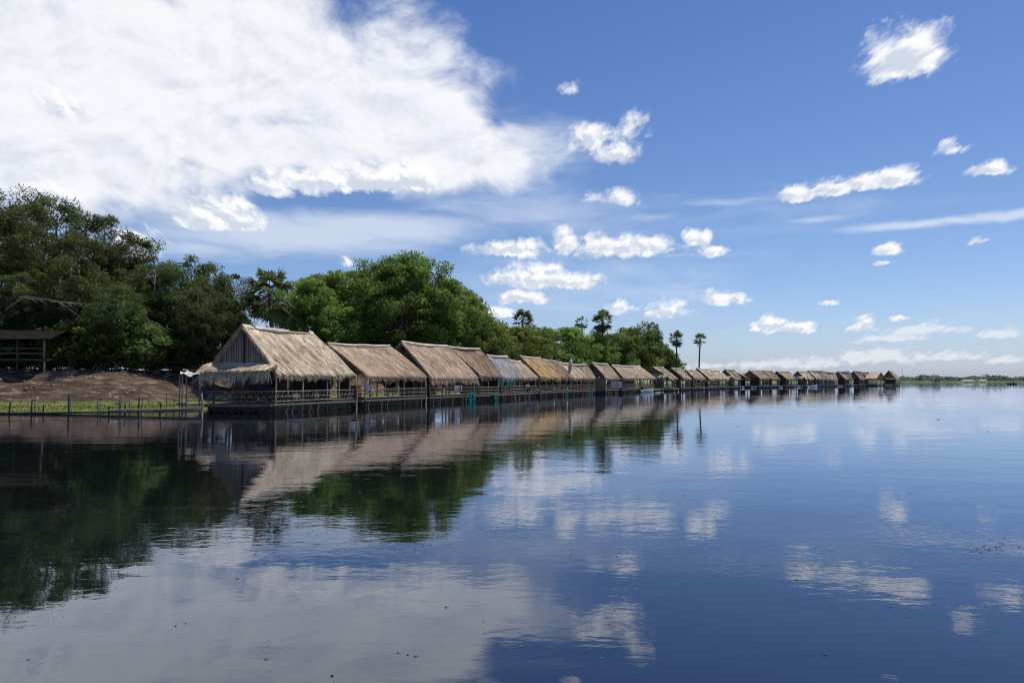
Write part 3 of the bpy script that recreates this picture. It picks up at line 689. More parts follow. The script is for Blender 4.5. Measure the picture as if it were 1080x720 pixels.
# hammocks, cloths, people in the near huts
def hammock(W, base, s0, s1, t, z, mk, label):
    g = MB(base+W((s0+s1)/2, t, .62)); n = 14; m_ = 4; vs = []
    a, b = W(s0, t, z)+base, W(s1, t, z)+base; side = (b-a).cross(Vector((0, 0, 1))).normalized()
    for i in range(n+1):
        f = i/n; c = a.lerp(b, f) - Vector((0, 0, .75*math.sin(math.pi*f)**.8)); wd = .03+.38*math.sin(math.pi*f)
        for j in range(m_+1):
            k = j/m_*2-1; vs.append(c+side*k*wd+Vector((0, 0, .22*k*k*math.sin(math.pi*f))))
    g.add(vs, [(i*(m_+1)+j, i*(m_+1)+j+1, (i+1)*(m_+1)+j+1, (i+1)*(m_+1)+j) for i in range(n) for j in range(m_)])
    o = g.build('hammock', M[mk]); tag(o, label, 'hammock', 'hammocks slung in the near huts'); return o
hammock(h1[1], h1[2], .78, 1.0, .25, 2.1, 'cloth_dark', 'dark hammock slung at the far end of the largest hut')
hammock(h2[1], h2[2], .52, .72, .2, 2.1, 'cloth_dark', 'dark hammock slung in the middle of the second hut')
hammock(h1[1], h1[2], .08, .3, .35, 2.2, 'cloth_navy', 'navy hammock slung inside the near corner of the largest hut')
def cloth(W, base, s0, t0, s1, t1, z0, z1, mk, label, name='hanging_cloth'):
    g = MB(base+W(s0, t0, z0)); K = 12; vs = []
    a, b = W(s0, t0, 0)+base, W(s1, t1, 0)+base; nn = (b-a).cross(Vector((0, 0, 1))).normalized()
    for j in range(5):
        for i in range(K+1):
            z = lerp(z1, z0, j/4); vs.append(a.lerp(b, i/K)+nn*(.05*math.sin(i*1.9)*(j/4))+Vector((0, 0, z-.05*math.sin(i*.8)*(j == 4))))
    g.add(vs, [(j*(K+1)+i, j*(K+1)+i+1, (j+1)*(K+1)+i+1, (j+1)*(K+1)+i) for j in range(4) for i in range(K)])
    return tag(g.build(name, M[mk]), label, 'cloth')
cloth(h1[1], h1[2], .04, .12, .04, .42, 1.15, 2.55, 'cloth_dark', 'black cloth hanging behind the gable railing of the largest hut')
cloth(h1[1], h1[2], .05, .50, .05, .57, 1.0, 2.45, 'cloth_red', 'faded red towel hanging under the shaggy canopy')
cloth(h5[1], h5[2], .0, .14, .34, .14, 1.5, 2.2, 'tarp', 'small green cloth hanging at the near end of the silver grey hut')
cloth(h5[1], h5[2], .45, .14, .95, .14, 1.45, 2.35, 'tarp', 'wide green cloth hanging in the far half of the silver grey hut')

cloth(h2[1], h2[2], .10, .10, .22, .12, 1.3, 1.75, 'cloth_blue', 'pale blue cloth drying on the railing of the second hut')
cloth(h3[1], h3[2], .55, .04, .72, .04, 1.15, 1.6, 'cloth_white', 'white cloth drying on the railing of the torn roofed hut')
cloth(h2[1], h2[2], .66, .3, .9, .3, .9, 2.3, 'woven', 'straw mat hung up inside the far half of the second hut', 'hanging_mat')
for hh_, s_, t_, lb in ((h1, .42, .30, 'low bamboo table between the people in the largest hut'), (h2, .35, .3, 'low bamboo table in the near half of the second hut'), (h3, .25, .2, 'low bamboo table under the torn roof')):
    c_ = hh_[2]+hh_[1](s_, t_, .63); tb = thing('low_table', lb, 'table', c_, 'low tables in the near huts')
    mb = MB(); mb.box((0, 0, .36), 1.1, .8, .04); mb.build('tabletop', M['deck'], tb)
    for sx in (-1, 1):
        for sy in (-1, 1): mb = MB(); mb.tube([(sx*.48, sy*.34, 0), (sx*.46, sy*.32, .34)], .03, 5); mb.build('leg', M['pole'], tb)
# green nets hanging under the decks
def net(px0, px1, z0, z1, label, d=None):
    d = d or depth((px0+px1)/2)-.25; a, b = at(px0, 400, d), at(px1, 400, d+1.2); a.z = b.z = 0
    g = MB(a); nn = (b-a).cross(Vector((0, 0, 1))).normalized(); K = 10; vs = []
    for zi, z in enumerate((z1, lerp(z1, z0, .5), z0)):
        for i in range(K+1): vs.append(a.lerp(b, i/K)+nn*(.08*math.sin(i*1.7+zi))*zi+Vector((0, 0, z)))
    g.add(vs, [(j*(K+1)+i, j*(K+1)+i+1, (j+1)*(K+1)+i+1, (j+1)*(K+1)+i) for j in range(2) for i in range(K)])
    g.tube([a+Vector((0, 0, z1)), b+Vector((0, 0, z1))], .035, 5)
    return tag(g.build('green_net', M['tarp']), label, 'net', 'green nets hung under the decks')
net(493, 502, .0, .85, 'green net under the deck left of the silver grey hut', 74)
net(521, 525, .05, .7, 'narrow green net under the silver grey hut', 79.5)
net(589, 599, -.05, .78, 'green net in the water below the reddish brown hut')
net(614, 625, -.05, .85, 'brightest green net, below the low tan hut before the round gable')

# people
def person(loc, rz, pose, shirt, trousers, label):
    root = thing('person', label, 'person', loc); root.rotation_euler = (0, 0, rz)
    if pose == 'sit':       # cross-legged on the deck
        V = [(0, 0, .12), (0, .02, .30), (0, .03, .48), (0, .01, .60), (0, 0, .68), (0, -.02, .80),
             (.19, .02, .56), (.25, -.06, .32), (.14, -.26, .22), (-.19, .02, .56), (-.25, -.06, .32), (-.14, -.26, .22),
             (.12, -.02, .10), (.36, -.26, .16), (.02, -.38, .06), (-.12, -.02, .10), (-.36, -.26, .16), (-.02, -.44, .07)]
    elif pose == 'bench':
        V = [(0, 0, .46), (0, .02, .66), (0, .03, .86), (0, .0, .98), (0, -.01, 1.06), (0, -.03, 1.18),
             (.19, .02, .93), (.25, -.04, .68), (.2, -.26, .6), (-.19, .02, .93), (-.25, -.04, .68), (-.2, -.26, .6),
             (.1, -.02, .45), (.13, -.44, .46), (.13, -.42, .04), (-.1, -.02, .45), (-.13, -.44, .46), (-.13, -.42, .04)]
    else:
        V = [(0, 0, .92), (0, .01, 1.12), (0, .0, 1.30), (0, 0, 1.42), (0, 0, 1.50), (0, -.02, 1.62),
             (.19, 0, 1.38), (.25, -.02, 1.10), (.22, -.16, .88), (-.19, 0, 1.38), (-.25, -.02, 1.10), (-.22, -.14, .88),
             (.1, 0, .88), (.12, -.03, .48), (.12, .0, .05), (-.1, 0, .88), (-.12, .02, .48), (-.12, .06, .05)]
    E = [(0, 1), (1, 2), (2, 3), (3, 4), (4, 5), (3, 6), (6, 7), (7, 8), (3, 9), (9, 10), (10, 11), (0, 12), (12, 13), (13, 14), (0, 15), (15, 16), (16, 17)]
    rad = [.13, .12, .14, .08, .055, .09, .055, .042, .03, .055, .042, .03, .085, .06, .04, .085, .06, .04]
    def skin_mesh(name, idx, mat, grow):
        mp_ = {j: i for i, j in enumerate(idx)}
        me = bpy.data.meshes.new(name); me.from_pydata([V[j] for j in idx], [(mp_[a], mp_[b]) for a, b in E if a in mp_ and b in mp_], [])
        o = bpy.data.objects.new(name, me); C.objects.link(o); o.parent = root
        sk = o.modifiers.new('skin', 'SKIN')
        if not me.skin_vertices:
            me.attributes.new('dummy', 'FLOAT', 'POINT')
            bm = __import__('bmesh').new(); bm.from_mesh(me); bm.verts.layers.skin.verify(); bm.to_mesh(me); bm.free()
        for i, j in enumerate(idx):
            me.skin_vertices[0].data[i].radius = (rad[j]*grow, rad[j]*grow*(.78 if j < 4 else 1)); 
        me.skin_vertices[0].data[0].use_root = True
        sb = o.modifiers.new('sub', 'SUBSURF'); sb.levels = 1; sb.render_levels = 2
        me.materials.append(mat); return o
    skin_mesh('body', list(range(18)), M['skin'], 1)
    skin_mesh('shirt', [0, 1, 2, 3, 6, 7, 9, 10], M[shirt], 1.16)
    skin_mesh('trousers', [0, 12, 13, 14, 15, 16, 17], M[trousers], 1.15)
    hb = MB(); hx = Vector(V[5])+Vector((0, .02, .035)); vs = []; nu, nv_ = 10, 6
    for i in range(nv_+1):
        th = math.pi*.58*i/nv_
        for j in range(nu):
            ph = 2*math.pi*j/nu; vs.append(hx+Vector((.098*math.sin(th)*math.cos(ph), .112*math.sin(th)*math.sin(ph), .115*math.cos(th))))
    hb.add(vs, [(i*nu+j, i*nu+(j+1) % nu, (i+1)*nu+(j+1) % nu, (i+1)*nu+j) for i in range(nv_) for j in range(nu)])
    hb.build('hair', M['hair'], root, True)
    fb = MB(); hd = Vector(V[5])
    fb.tube([hd+Vector((0, -.085, .03)), hd+Vector((0, -.115, -.005)), hd+Vector((0, -.088, -.012))], [.008, .016, .006], 5)
    fb.build('nose', M['skin'], root)
    for sx in (-1, 1):
        eb = MB(); eb.box(hd+Vector((sx*.035, -.093, .025)), .022, .01, .01); eb.build('eye', M['hair'], root)
    return root
wpt = lambda h, s, t, z=.63: h[2]+h[1](s, t, z)
person(wpt(h1, .33, .10), R(30), 'sit', 'cloth_white', 'cloth_dark', 'person in white shirt sitting on the deck of the largest hut')
person(wpt(h1, .58, .10), R(-20), 'sit', 'cloth_blue', 'cloth_navy', 'person in pale blue checked shirt sitting in the largest hut')
person(wpt(h1, .52, .24), R(160), 'sit', 'cloth_navy', 'cloth_dark', 'person in dark clothes sitting behind the pale blue shirt')
person(wpt(h6, .45, .04), R(20), 'bench', 'cloth_white', 'cloth_dark', 'person in white sitting by the railing of the small grey brown hut')

# leaning stick / white mooring post near the small hut
mb = MB(at(557, 400, 88)*1); o_ = at(559, 400, 88.5); o_.z = 0; mb = MB(o_)
mb.tube([o_+Vector((-.15, 0, -.6)), o_+Vector((0, 0, .5)), o_+Vector((.2, .1, 1.3))], [.05, .05, .04], 6)
tag(mb.build('mooring_pole', M['cap']), 'crooked whitish mooring pole in front of the small grey brown hut', 'pole')
for px, dd, zt, lb in ((449, 64.5, 2.5, 'tall bare pole standing between the second and the torn roofed hut'), (376, 55.5, 2.6, 'tall bare pole in the gap right of the largest hut'), (213.5, 46.8, 1.35, 'upright bamboo pole where the footbridge meets the largest hut')):
    q = at(px, 400, dd); q.z = 0; mb = MB(q); mb.tube([q+Vector((0, 0, -.9)), q+Vector((.03, 0, zt*.5)), q+Vector((-.04, 0, zt))], [.07, .065, .05], 7)
    tag(mb.build('mooring_pole', M['pole'], None, True), lb, 'pole')
# pale upright object of unknown kind among the roofs
q = at(601.5, 384, 104); mb = MB((q.x, q.y, 3.0))
mb.tube([(q.x, q.y, 3.0), (q.x, q.y, 3.9), (q.x+.05, q.y, 4.5), (q.x+.15, q.y, 5.0)], [.3, .3, .22, .05], 8)
tag(mb.build('pale_object', M['cap'], None, True), 'small whitish upright object sticking up behind the pale tan roof', 'upright_object')

# ------------------------------------------------------------------ footbridge at the left
fbR = thing('footbridge', 'low bamboo footbridge with uneven posts along the grassy shore', 'footbridge', (-27, 47.6, 0))
O = Vector((-27, 47.6, 0))
def line(px, d, z): v = at(px, 400, d); return Vector((v.x, v.y, z))-O
mb = MB()
pp = [(-60, 48.6), (0, 48.3), (60, 48.0), (110, 47.7), (160, 47.4), (214, 47.2)]
for off, r in ((0, .07), (.16, .06), (.34, .065), (.52, .06), (.7, .065)):
    mb.tube([line(px, d+off, interp(px, [-60, 60, 214], [.05, .08, .26])+random.uniform(-.02, .02)) for px, d in pp], r, 7)
mb.build('walk_poles', M['pole_mid'], fbR)
mb = MB()
mb.tube([line(px, 47.3, z) for px, z in ((118, .28), (165, .33), (213, .42))], .06, 7)
mb.build('side_pole', M['pole'], fbR)
for px, d, zt, dark in ((10, 48.2, .75, 1), (33, 47.9, .95, 1), (36, 48.3, 1.05, 0), (46, 49.2, .55, 1), (74, 47.8, 1.25, 1), (77, 48.2, 1.15, 0), (104, 48.0, .95, 0), (115, 48.2, .55, 1), (125, 47.6, 1.3, 0), (127, 47.9, 1.1, 0), (132, 47.9, .7, 1), (139, 48.2, .95, 0), (146, 48.4, 1.1, 1), (149, 47.5, 1.15, 0), (168, 47.5, .8, 1), (176, 48.2, 1.35, 0), (184, 47.7, .95, 0), (196, 47.6, 1.65, 0)):
    mb = MB(); b0 = line(px, d, -.7); tp = b0+Vector((random.uniform(-.15, .15), random.uniform(-.1, .1), zt+.7))
    mb.tube([b0, b0.lerp(tp, .5)+Vector((random.uniform(-.03, .03), 0, 0)), tp], [.05 if dark else .035]*2+[.035], 6); mb.build('post', M['pole_dark' if dark else 'pole'], fbR)
mb = MB()
mb.tube([line(76, 48.1, 1.05), line(100, 48.1, 1.12), line(125, 47.9, 1.2), line(150, 47.8, 1.3), line(197, 47.7, 1.32)], .032, 6)
mb.tube([line(30, 48.3, .8), line(76, 48.1, .95)], .02, 5)
mb.build('handrail', M['pole'], fbR)
# small side platform left of the big hut
sp_ = thing('side_platform', 'small open platform with whitish sagging roof sheet, left of the largest hut', 'shelter', at(199, 400, 50.5)*1)
sp_.location.z = 0; O2 = sp_.location.copy()
def l2(px, d, z): v = at(px, 400, d); return Vector((v.x, v.y, z))-O2
mb = MB(); mb.hexa([l2(186, 49.2, .62), l2(216, 49.2, .62), l2(216, 52.5, .62), l2(190, 52.5, .62)], .08); mb.build('deck', M['deck'], sp_)
mb = MB(); vs = []
for i in range(7):
    for j in range(5): 
        v = l2(lerp(190, 212, i/6), lerp(49.3, 52, j/4), 2.55+.1*math.sin(i*1.7+j)-.1*math.sin(math.pi*i/6)+.06*j); vs.append(v)
mb.add(vs, [(i*5+j, i*5+j+1, (i+1)*5+j+1, (i+1)*5+j) for i in range(6) for j in range(4)]); mb.build('roof_sheet', M['cap'], sp_)
for px, d, z in ((190, 49.4, 2.5), (197, 49.3, 2.5), (211, 49.4, 2.4), (193, 52, 2.6), (211, 52, 2.6)):
    mb = MB(); mb.tube([l2(px, d, -.7), l2(px+random.uniform(-1, 1), d, z)], .045, 6); mb.build('post', M['pole'], sp_)
mb = MB()
for z in (.8, 1.1, 1.4): mb.tube([l2(197, 49.25, z), l2(214, 49.25, z)], .028, 5)
for i in range(6): mb.tube([l2(197+i*2.9, 49.25, .8), l2(197+(i+1)*2.9, 49.25, 1.4)], .016, 4); mb.tube([l2(197+i*2.9, 49.25, 1.4), l2(197+(i+1)*2.9, 49.25, .8)], .016, 4)
mb.build('railing', M['pole'], sp_)

# ------------------------------------------------------------------ shelters on the bank
def shelter(name, label, px0, px1, d, zf, zr, depth_=3.5, stilt=True):
    c = at((px0+px1)/2, 400, d); gz = hz(c.x, c.y); root = thing(name, label, 'shelter', (c.x, c.y, gz)); O3 = Vector((c.x, c.y, gz))
    x0, x1 = X_at(px0, d), X_at(px1, d); y0, y1 = d, d+depth_
    Wp = lambda x, y, z: Vector((x, y, z))-O3
    mb = MB(); mb.hexa([Wp(x0, y0, zf), Wp(x1, y0, zf), Wp(x1, y1, zf), Wp(x0, y1, zf)], .12)
    mb.tube([Wp(x0-.3, y0, zf-.15), Wp(x1+.3, y0, zf-.15)], .07, 6); mb.build('floor', M['pole_dark'], root)
    ym = (y0+y1)/2; mb = MB(); ov = .7
    for ya, yb in ((y0-ov, ym), (y1+ov, ym)):
        mb.hexa([Wp(x0-ov, ya, zr-.5), Wp(x1+ov, ya, zr-.5), Wp(x1+ov, yb, zr+.35), Wp(x0-ov, yb, zr+.35)], .1)
    mb.build('roof', M['shed_roof'], root)
    k = max(2, int((x1-x0)/2)+1)
    for yy in (y0+.1, y1-.1):
        for i in range(k):
            xx = lerp(x0+.1, x1-.1, i/(k-1)); mb = MB()
            mb.tube([Wp(xx, yy, hz(xx, yy)-.3), Wp(xx+random.uniform(-.08, .08), yy, zr-.45)], .07, 6); mb.build('post', M['pole_dark'] if i < k-1 else M['pole'], root)
    mb = MB()
    for i in range(k-1):
        xa, xb = lerp(x0+.1, x1-.1, i/(k-1)), lerp(x0+.1, x1-.1, (i+1)/(k-1))
        mb.tube([Wp(xa, y0, hz(xa, y0)+.9), Wp(xa+.8, y0, zf-.1)], .035, 5); mb.tube([Wp(xb, y0, hz(xb, y0)+.9), Wp(xb-.8, y0, zf-.1)], .035, 5)
        for z in (zf+.4, zf+.8): mb.tube([Wp(xa, y0, z), Wp(xb, y0, z)], .03, 5)
    mb.build('brace', M['pole'], root)
shelter('stilt_shelter', 'dark roofed open shelter on stilts over the bank at the left edge', -70, 47, 60, at(20, 378, 60).z, at(20, 351, 60).z)
shelter('bank_shelter', 'small dark shelter under the trees just left of the largest hut', 166, 204, 66, 3.3, at(180, 372, 66).z, 3)

# ------------------------------------------------------------------ trees
def tree_mesh(seed, H, Rad, bottom, nclump, nleaf, lsize, leaf, bark, crad=1.3, flat=.0, feather=.0, trunks=1, dome=False):
    """returns (trunk_mesh, crown_mesh) with base at origin"""
    rs = np.random.default_rng(seed); rd = random.Random(seed)
    # lobes give an uneven outline
    nl_ = 7; zc = H*(1+bottom)/2; hh = H*(1-bottom)/2
    lobes = [(np.array([rs.uniform(-.5, .5)*Rad, rs.uniform(-.5, .5)*Rad, zc+rs.uniform(-.45, .5)*hh]), rs.uniform(.45, .68)) for _ in range(nl_)]
    lobes[0] = (np.array([rs.uniform(-.15, .15)*Rad, rs.uniform(-.15, .15)*Rad, H-hh*.55]), .5)
    if dome: lobes = [(np.array([0, 0, zc]), .93)]*4 + [(l_, s_*.8) for l_, s_ in lobes[:4]]
    cl = []
    while len(cl) < nclump:
        lo, ls = lobes[rs.integers(nl_)]
        v = unit(rs.normal(0, 1, 3)); r = rs.uniform(.45, 1)**.5
        p = lo + v*r*ls*np.array([Rad, Rad, hh*(1-.3*flat)])
        if p[2] < H*bottom*.8 or p[2] > H: continue
        cl.append(p)
    cl = np.array(cl); cr = crad*rs.uniform(.5, 1.25, nclump)
    k = rs.integers(0, nclump, nleaf)
    dv = rs.normal(0, 1, (nleaf, 3)); dv = unit(dv)*(rs.uniform(0, 1, (nleaf, 1))**.45)
    dv[:, 2] *= .62
    P = cl[k] + dv*cr[k][:, None]
    nrm = unit(rs.normal(0, 1, (nleaf, 3))+np.array([0, 0, .8])+dv*.4); tan = unit(np.cross(nrm, rs.normal(0, 1, (nleaf, 3)))); bt = np.cross(nrm, tan)
    sz = lsize*rs.uniform(.5, 1.5, (nleaf, 1)); asp = .42 - .2*feather
    V = np.stack([P-tan*sz, P+bt*sz*asp, P+tan*sz, P-bt*sz*asp], 1)
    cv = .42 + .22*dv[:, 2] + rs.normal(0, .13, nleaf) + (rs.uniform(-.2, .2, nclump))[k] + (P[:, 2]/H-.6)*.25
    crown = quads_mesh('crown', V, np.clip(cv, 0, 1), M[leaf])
    # wood
    mb = MB()
    for tnum in range(trunks):
        lx, ly = rd.uniform(-.06, .06)*H, rd.uniform(-.06, .06)*H; bx_, by_ = (0, 0) if trunks == 1 else (rd.uniform(-1.2, 1.2), rd.uniform(-.6, .6))
        zt = max(H*bottom, H*.22); tr = H*.020/(trunks**.5)
        fork = Vector((lx*.5+bx_, ly*.5+by_, zt)); mb.tube([(bx_*.3, by_*.3, -.6), (bx_*.6, by_*.6, zt*.4), fork], [tr*1.35, tr, tr*.85], 8)
        top = Vector((lx, ly, H*.86)); mb.tube([fork, fork.lerp(top, .5)+Vector((rd.uniform(-.5, .5), rd.uniform(-.5, .5), 0)), top], [tr*.8, tr*.45, .03], 6)
        for i in range(int(13/trunks)+2):
            c = Vector(cl[rd.randrange(nclump)]); st = fork.lerp(top, rd.uniform(0, .55)); mid = st.lerp(c, .5)+Vector((rd.uniform(-.6, .6), rd.uniform(-.6, .6), rd.uniform(0, 1.0)))
            mb.tube([st, mid, c], [tr*.42, tr*.26, .02], 5)
            for _ in range(2):
                c2 = Vector(cl[rd.randrange(nclump)]); 
                if (c2-c).length < Rad*.8: mb.tube([mid, mid.lerp(c2, .5)+Vector((0, 0, .3)), c2], [tr*.2, tr*.12, .015], 4)
    trunk = mb.build('trunk', M[bark], None, True)
    for o in (trunk, crown): C.objects.unlink(o)
    tm, cm = trunk.data, crown.data
    bpy.data.objects.remove(trunk); bpy.data.objects.remove(crown)
    return tm, cm, H
PROTO = {
 'fa': tree_mesh(21, 18, 7.0, .10, 190, 42000, .16, 'leaf_dark', 'bark', 1.25, feather=.8, trunks=2),
 'fb': tree_mesh(22, 16, 6.2, .06, 170, 38000, .16, 'leaf_dark', 'bark', 1.2, feather=.8, trunks=3),
 'fc': tree_mesh(23, 13, 5.2, .03, 150, 34000, .15, 'leaf_dark', 'bark_pale', 1.2, feather=.6, trunks=3),
 'ga': tree_mesh(31, 14, 7.4, .14, 260, 46000, .16, 'leaf_mid', 'bark', 1.15, dome=True),
 'gb': tree_mesh(32, 12, 5.8, .08, 150, 26000, .17, 'leaf_mid', 'bark', 1.2, dome=True),
 'gc': tree_mesh(33, 10, 5.2, .05, 120, 20000, .17, 'leaf_mid', 'bark', 1.3, trunks=2),
 'da': tree_mesh(41, 11, 5.5, .05, 120, 20000, .18, 'leaf_deep', 'bark', 1.35),
 'bs': tree_mesh(51, 3.6, 2.6, .0, 60, 9000, .11, 'leaf_deep', 'bark_pale', .75, trunks=3),
 'bg': tree_mesh(52, 3.6, 2.8, .0, 40, 5000, .14, 'leaf_mid', 'bark_pale', .8, trunks=3),
}
def tdepth(px): return interp(px, [240, 318, 350, 425, 478, 520, 560, 600, 650, 690, 713], [75, 87, 94, 98, 104, 113, 126, 143, 168, 192, 204])
def plant_tree(proto, px, topy, d, label, sx=1.0, rz=None, name='broadleaf_tree', group='trees along the top of the bank', cat='tree'):
    name = name
    if px > 300 and d < tdepth(px): d = tdepth(px) + (d*7.3 % 6)
    tm, cm, H = PROTO[proto]; x = X_at(px, d); gz = hz(x, d)-.05
    zt = at(px, topy, d).z; s = (zt-gz)/(H*.985)
    root = thing(name, label, cat, (x, d, gz), group); root.scale = (s*sx, s*sx, s); root.rotation_euler = (0, 0, rz if rz is not None else random.uniform(0, 6.28))
    for nm, me in (('trunk', tm), ('crown', cm)):
        o = bpy.data.objects.new(nm, me); C.objects.link(o); o.parent = root
    return root
FT = 'feathery_tree'
plant_tree('fa', -60, 215, 74, 'dark feathery tree cut off by the left picture edge', name=FT)
plant_tree('fa', 2, 216, 72, 'dark feathery tree above the stilt shelter at the left edge', name=FT)
plant_tree('fa', 45, 200, 78, 'tallest dark feathery tree, second crown from the left edge', name=FT)
plant_tree('fb', 97, 222, 73, 'dark feathery tree with thin loose top, right of the tallest crown', name=FT)
plant_tree('fb', 138, 247, 77, 'dark feathery tree where the left skyline drops to the right', name=FT)
plant_tree('fc', 80, 268, 66, 'dark low tree with pale stems in the middle of the left bank', name='shore_tree')
plant_tree('fc', 160, 275, 72, 'dark rounded tree above the small bank shelter', name='shore_tree')
plant_tree('fc', 190, 273, 76, 'dark tree with rusty tinged top left of the uneven topped tree', name='shore_tree')
plant_tree('fc', 217, 275, 79, 'dark tree with uneven top midway between the tallest crowns and the fan palm', .9, name='shore_tree')
plant_tree('fc', 244, 286, 73, 'dark tree directly left of the large fan palm', name='shore_tree')
plant_tree('fc', 215, 300, 67, 'low dark tree behind the gable peak of the largest hut', name='shore_tree')
plant_tree('fb', 20, 285, 66, 'low dark tree drooping over the stilt shelter roof', name=FT)
plant_tree('fc', 122, 298, 64, 'low dark tree with several stems at the centre of the left bank', name='shore_tree')
plant_tree('gb', 318, 292, 82, 'green tree directly right of the large fan palm', .9)
plant_tree('gb', 350, 286, 92, 'green flat topped tree between the fan palm and the biggest round crown')
plant_tree('gc', 345, 320, 74, 'bright low tree above the second hut roof')
plant_tree('ga', 425, 263, 88, 'biggest round green crown, behind the second and third huts', .94, rz=1.0)
plant_tree('gb', 400, 285, 112, 'green tree seen through the lower gaps of the biggest round crown', 1.5)
plant_tree('gb', 455, 296, 114, 'green tree behind the right half of the biggest round crown', 1.3)
plant_tree('gc', 385, 318, 80, 'low green tree under the left side of the biggest crown')
plant_tree('gb', 478, 300, 93, 'green tree forming the right shoulder of the biggest crown', .8)
plant_tree('gc', 455, 330, 84, 'low green tree behind the torn brown roof')
plant_tree('gc', 497, 326, 96, 'loose green tree behind the silver grey roof')
plant_tree('gc', 522, 336, 102, 'bright green tree left of the half hidden palm')
plant_tree('gb', 548, 343, 112, 'green tree in front of the half hidden palm', 1.1)
plant_tree('gc', 575, 343, 116, 'green tree behind the golden roof', 1.1)
plant_tree('gb', 600, 344, 122, 'wide green tree left of the tall oval palm crown', 1.2)
plant_tree('gc', 622, 352, 124, 'bright green tree in front of the tall oval palm')
plant_tree('da', 648, 349, 134, 'deep green tree right of the tall oval palm crown', 1.1)
plant_tree('da', 668, 343, 142, 'deep green tree behind the long light brown hut')
plant_tree('gc', 660, 362, 130, 'lighter green tree low behind the long light brown hut')
plant_tree('da', 686, 346, 148, 'darkest round tree near the end of the wood', .72)
plant_tree('da', 703, 366, 150, 'low dark tree ending the wood, in front of the palm with round crown', .7)
plant_tree('da', 713, 378, 152, 'last small bush at the right end of the wood', .9)
for i, (px, ty, d, lb) in enumerate(((5, 372, 66, 'dark bush behind the stilt shelter floor'), (-12, 348, 80, 'dark bush filling the gap at the left edge under the shelter roof'), (36, 350, 80, 'dark bush seen between the posts of the stilt shelter'), (72, 350, 80, 'tall dark bush far behind the right end of the stilt shelter'), (135, 345, 84, 'tall dark bush far behind the small bank shelter'), (185, 345, 86, 'tall dark bush far behind the left eave of the largest hut'), (100, 345, 82, 'tall dark bush far behind the pale leaning stems'), (60, 366, 66.5, 'dark bush just right of the stilt shelter'), (88, 362, 67.5, 'dark bush behind the pale stems on the left bank'), (112, 366, 67, 'dark bush at the centre of the left bank top'), (140, 364, 68, 'dark bush left of the small bank shelter'), (166, 362, 70, 'dark bush behind the small bank shelter'), (22, 332, 67.5, 'leafy bush rising just behind the roof of the stilt shelter'), (64, 345, 63.5, 'leafy bush overhanging the bank right of the stilt shelter'), (93, 338, 64.5, 'leafy bush overhanging the bank behind the pale leaning stems'), (128, 336, 64, 'leafy bush overhanging the centre of the bank'), (153, 345, 65, 'leafy bush overhanging the bank left of the small shelter'), (206, 352, 73, 'leafy bush rising beside the left slope of the largest hut'), (190, 372, 70.5, 'dark bush touching the left eave of the largest hut'), (222, 368, 71, 'dark bush behind the gable of the largest hut'))):
    plant_tree('bs', px, ty, d, lb, 1.1, name='bush', group='bushes on the bank', cat='bush')
for i, (px, d, ty, lb) in enumerate(((300, 70, 368, 'green bush seen behind the ridge of the largest hut'), (345, 72, 362, 'green bush behind the gap before the second hut'), (390, 78, 355, 'green bush behind the second hut'), (440, 84, 352, 'green bush behind the torn roof hut'), (500, 92, 358, 'green bush behind the silver grey hut'), (545, 100, 366, 'bright green bush left of the golden roof'), (590, 116, 370, 'green bush behind the reddish brown hut'), (640, 128, 372, 'green bush behind the woven gable hut'), (675, 140, 376, 'green bush behind the far end of the long hut'))):
    plant_tree('bg', px, ty, d, lb, 1.3, name='bush', group='bushes behind the huts', cat='bush')

# bare dead branch and pale thin stems on the bank
def stems(px, d, label, specs, name='bare_stems', mk='bark_pale'):
    x = X_at(px, d); z = hz(x, d); mb = MB((x, d, z))
    for pts, r in specs: mb.tube([Vector((x, d, z))+Vector(p) for p in pts], r, 6)
    return tag(mb.build(name, M[mk], None, True), label, 'tree')
stems(108, 64.8, 'cluster of pale thin leaning stems on the left bank top', [([(0, 0, -.2), (-.2, 0, 1.6), (-.6, 0, 3.8)], [.08, .06, .03]), ([(.15, 0, -.2), (.4, 0, 1.6), (.9, .2, 4)], [.08, .06, .03]), ([(.4, 0, -.2), (.9, 0, 1.5), (1.5, 0, 3.4)], [.07, .05, .03]), ([(-.6, .2, -.2), (-.7, .2, 2), (-1.1, .2, 4.5)], [.09, .07, .03])])
q = at(62, 318, 62.2)
mb = MB(q)
for i in range(9):
    a = random.uniform(-.15, .55); l = random.uniform(1, 2.6); s = Vector((random.uniform(-3.5, 1), random.uniform(-.3, .6), 0)); s.z = -.06*s.x*abs(s.x)*.6
    mb.tube([q+s, q+s+Vector((l*.5, -.1, .12-l*.12)), q+s+Vector((l, -.2, -.3-a*l*.7))], [.03, .02, .01], 5)
mb.tube([q+Vector((-6, 2.5, -.4)), q+Vector((-3, .4, .5)), q+Vector((0, 0, .0)), q+Vector((2.4, -.3, -1.6))], [.07, .05, .035, .012], 6)
tag(mb.build('dead_branch', M['bark_pale'], None, True), 'bare grey dead branch hanging across the dark trees at the left', 'branch')

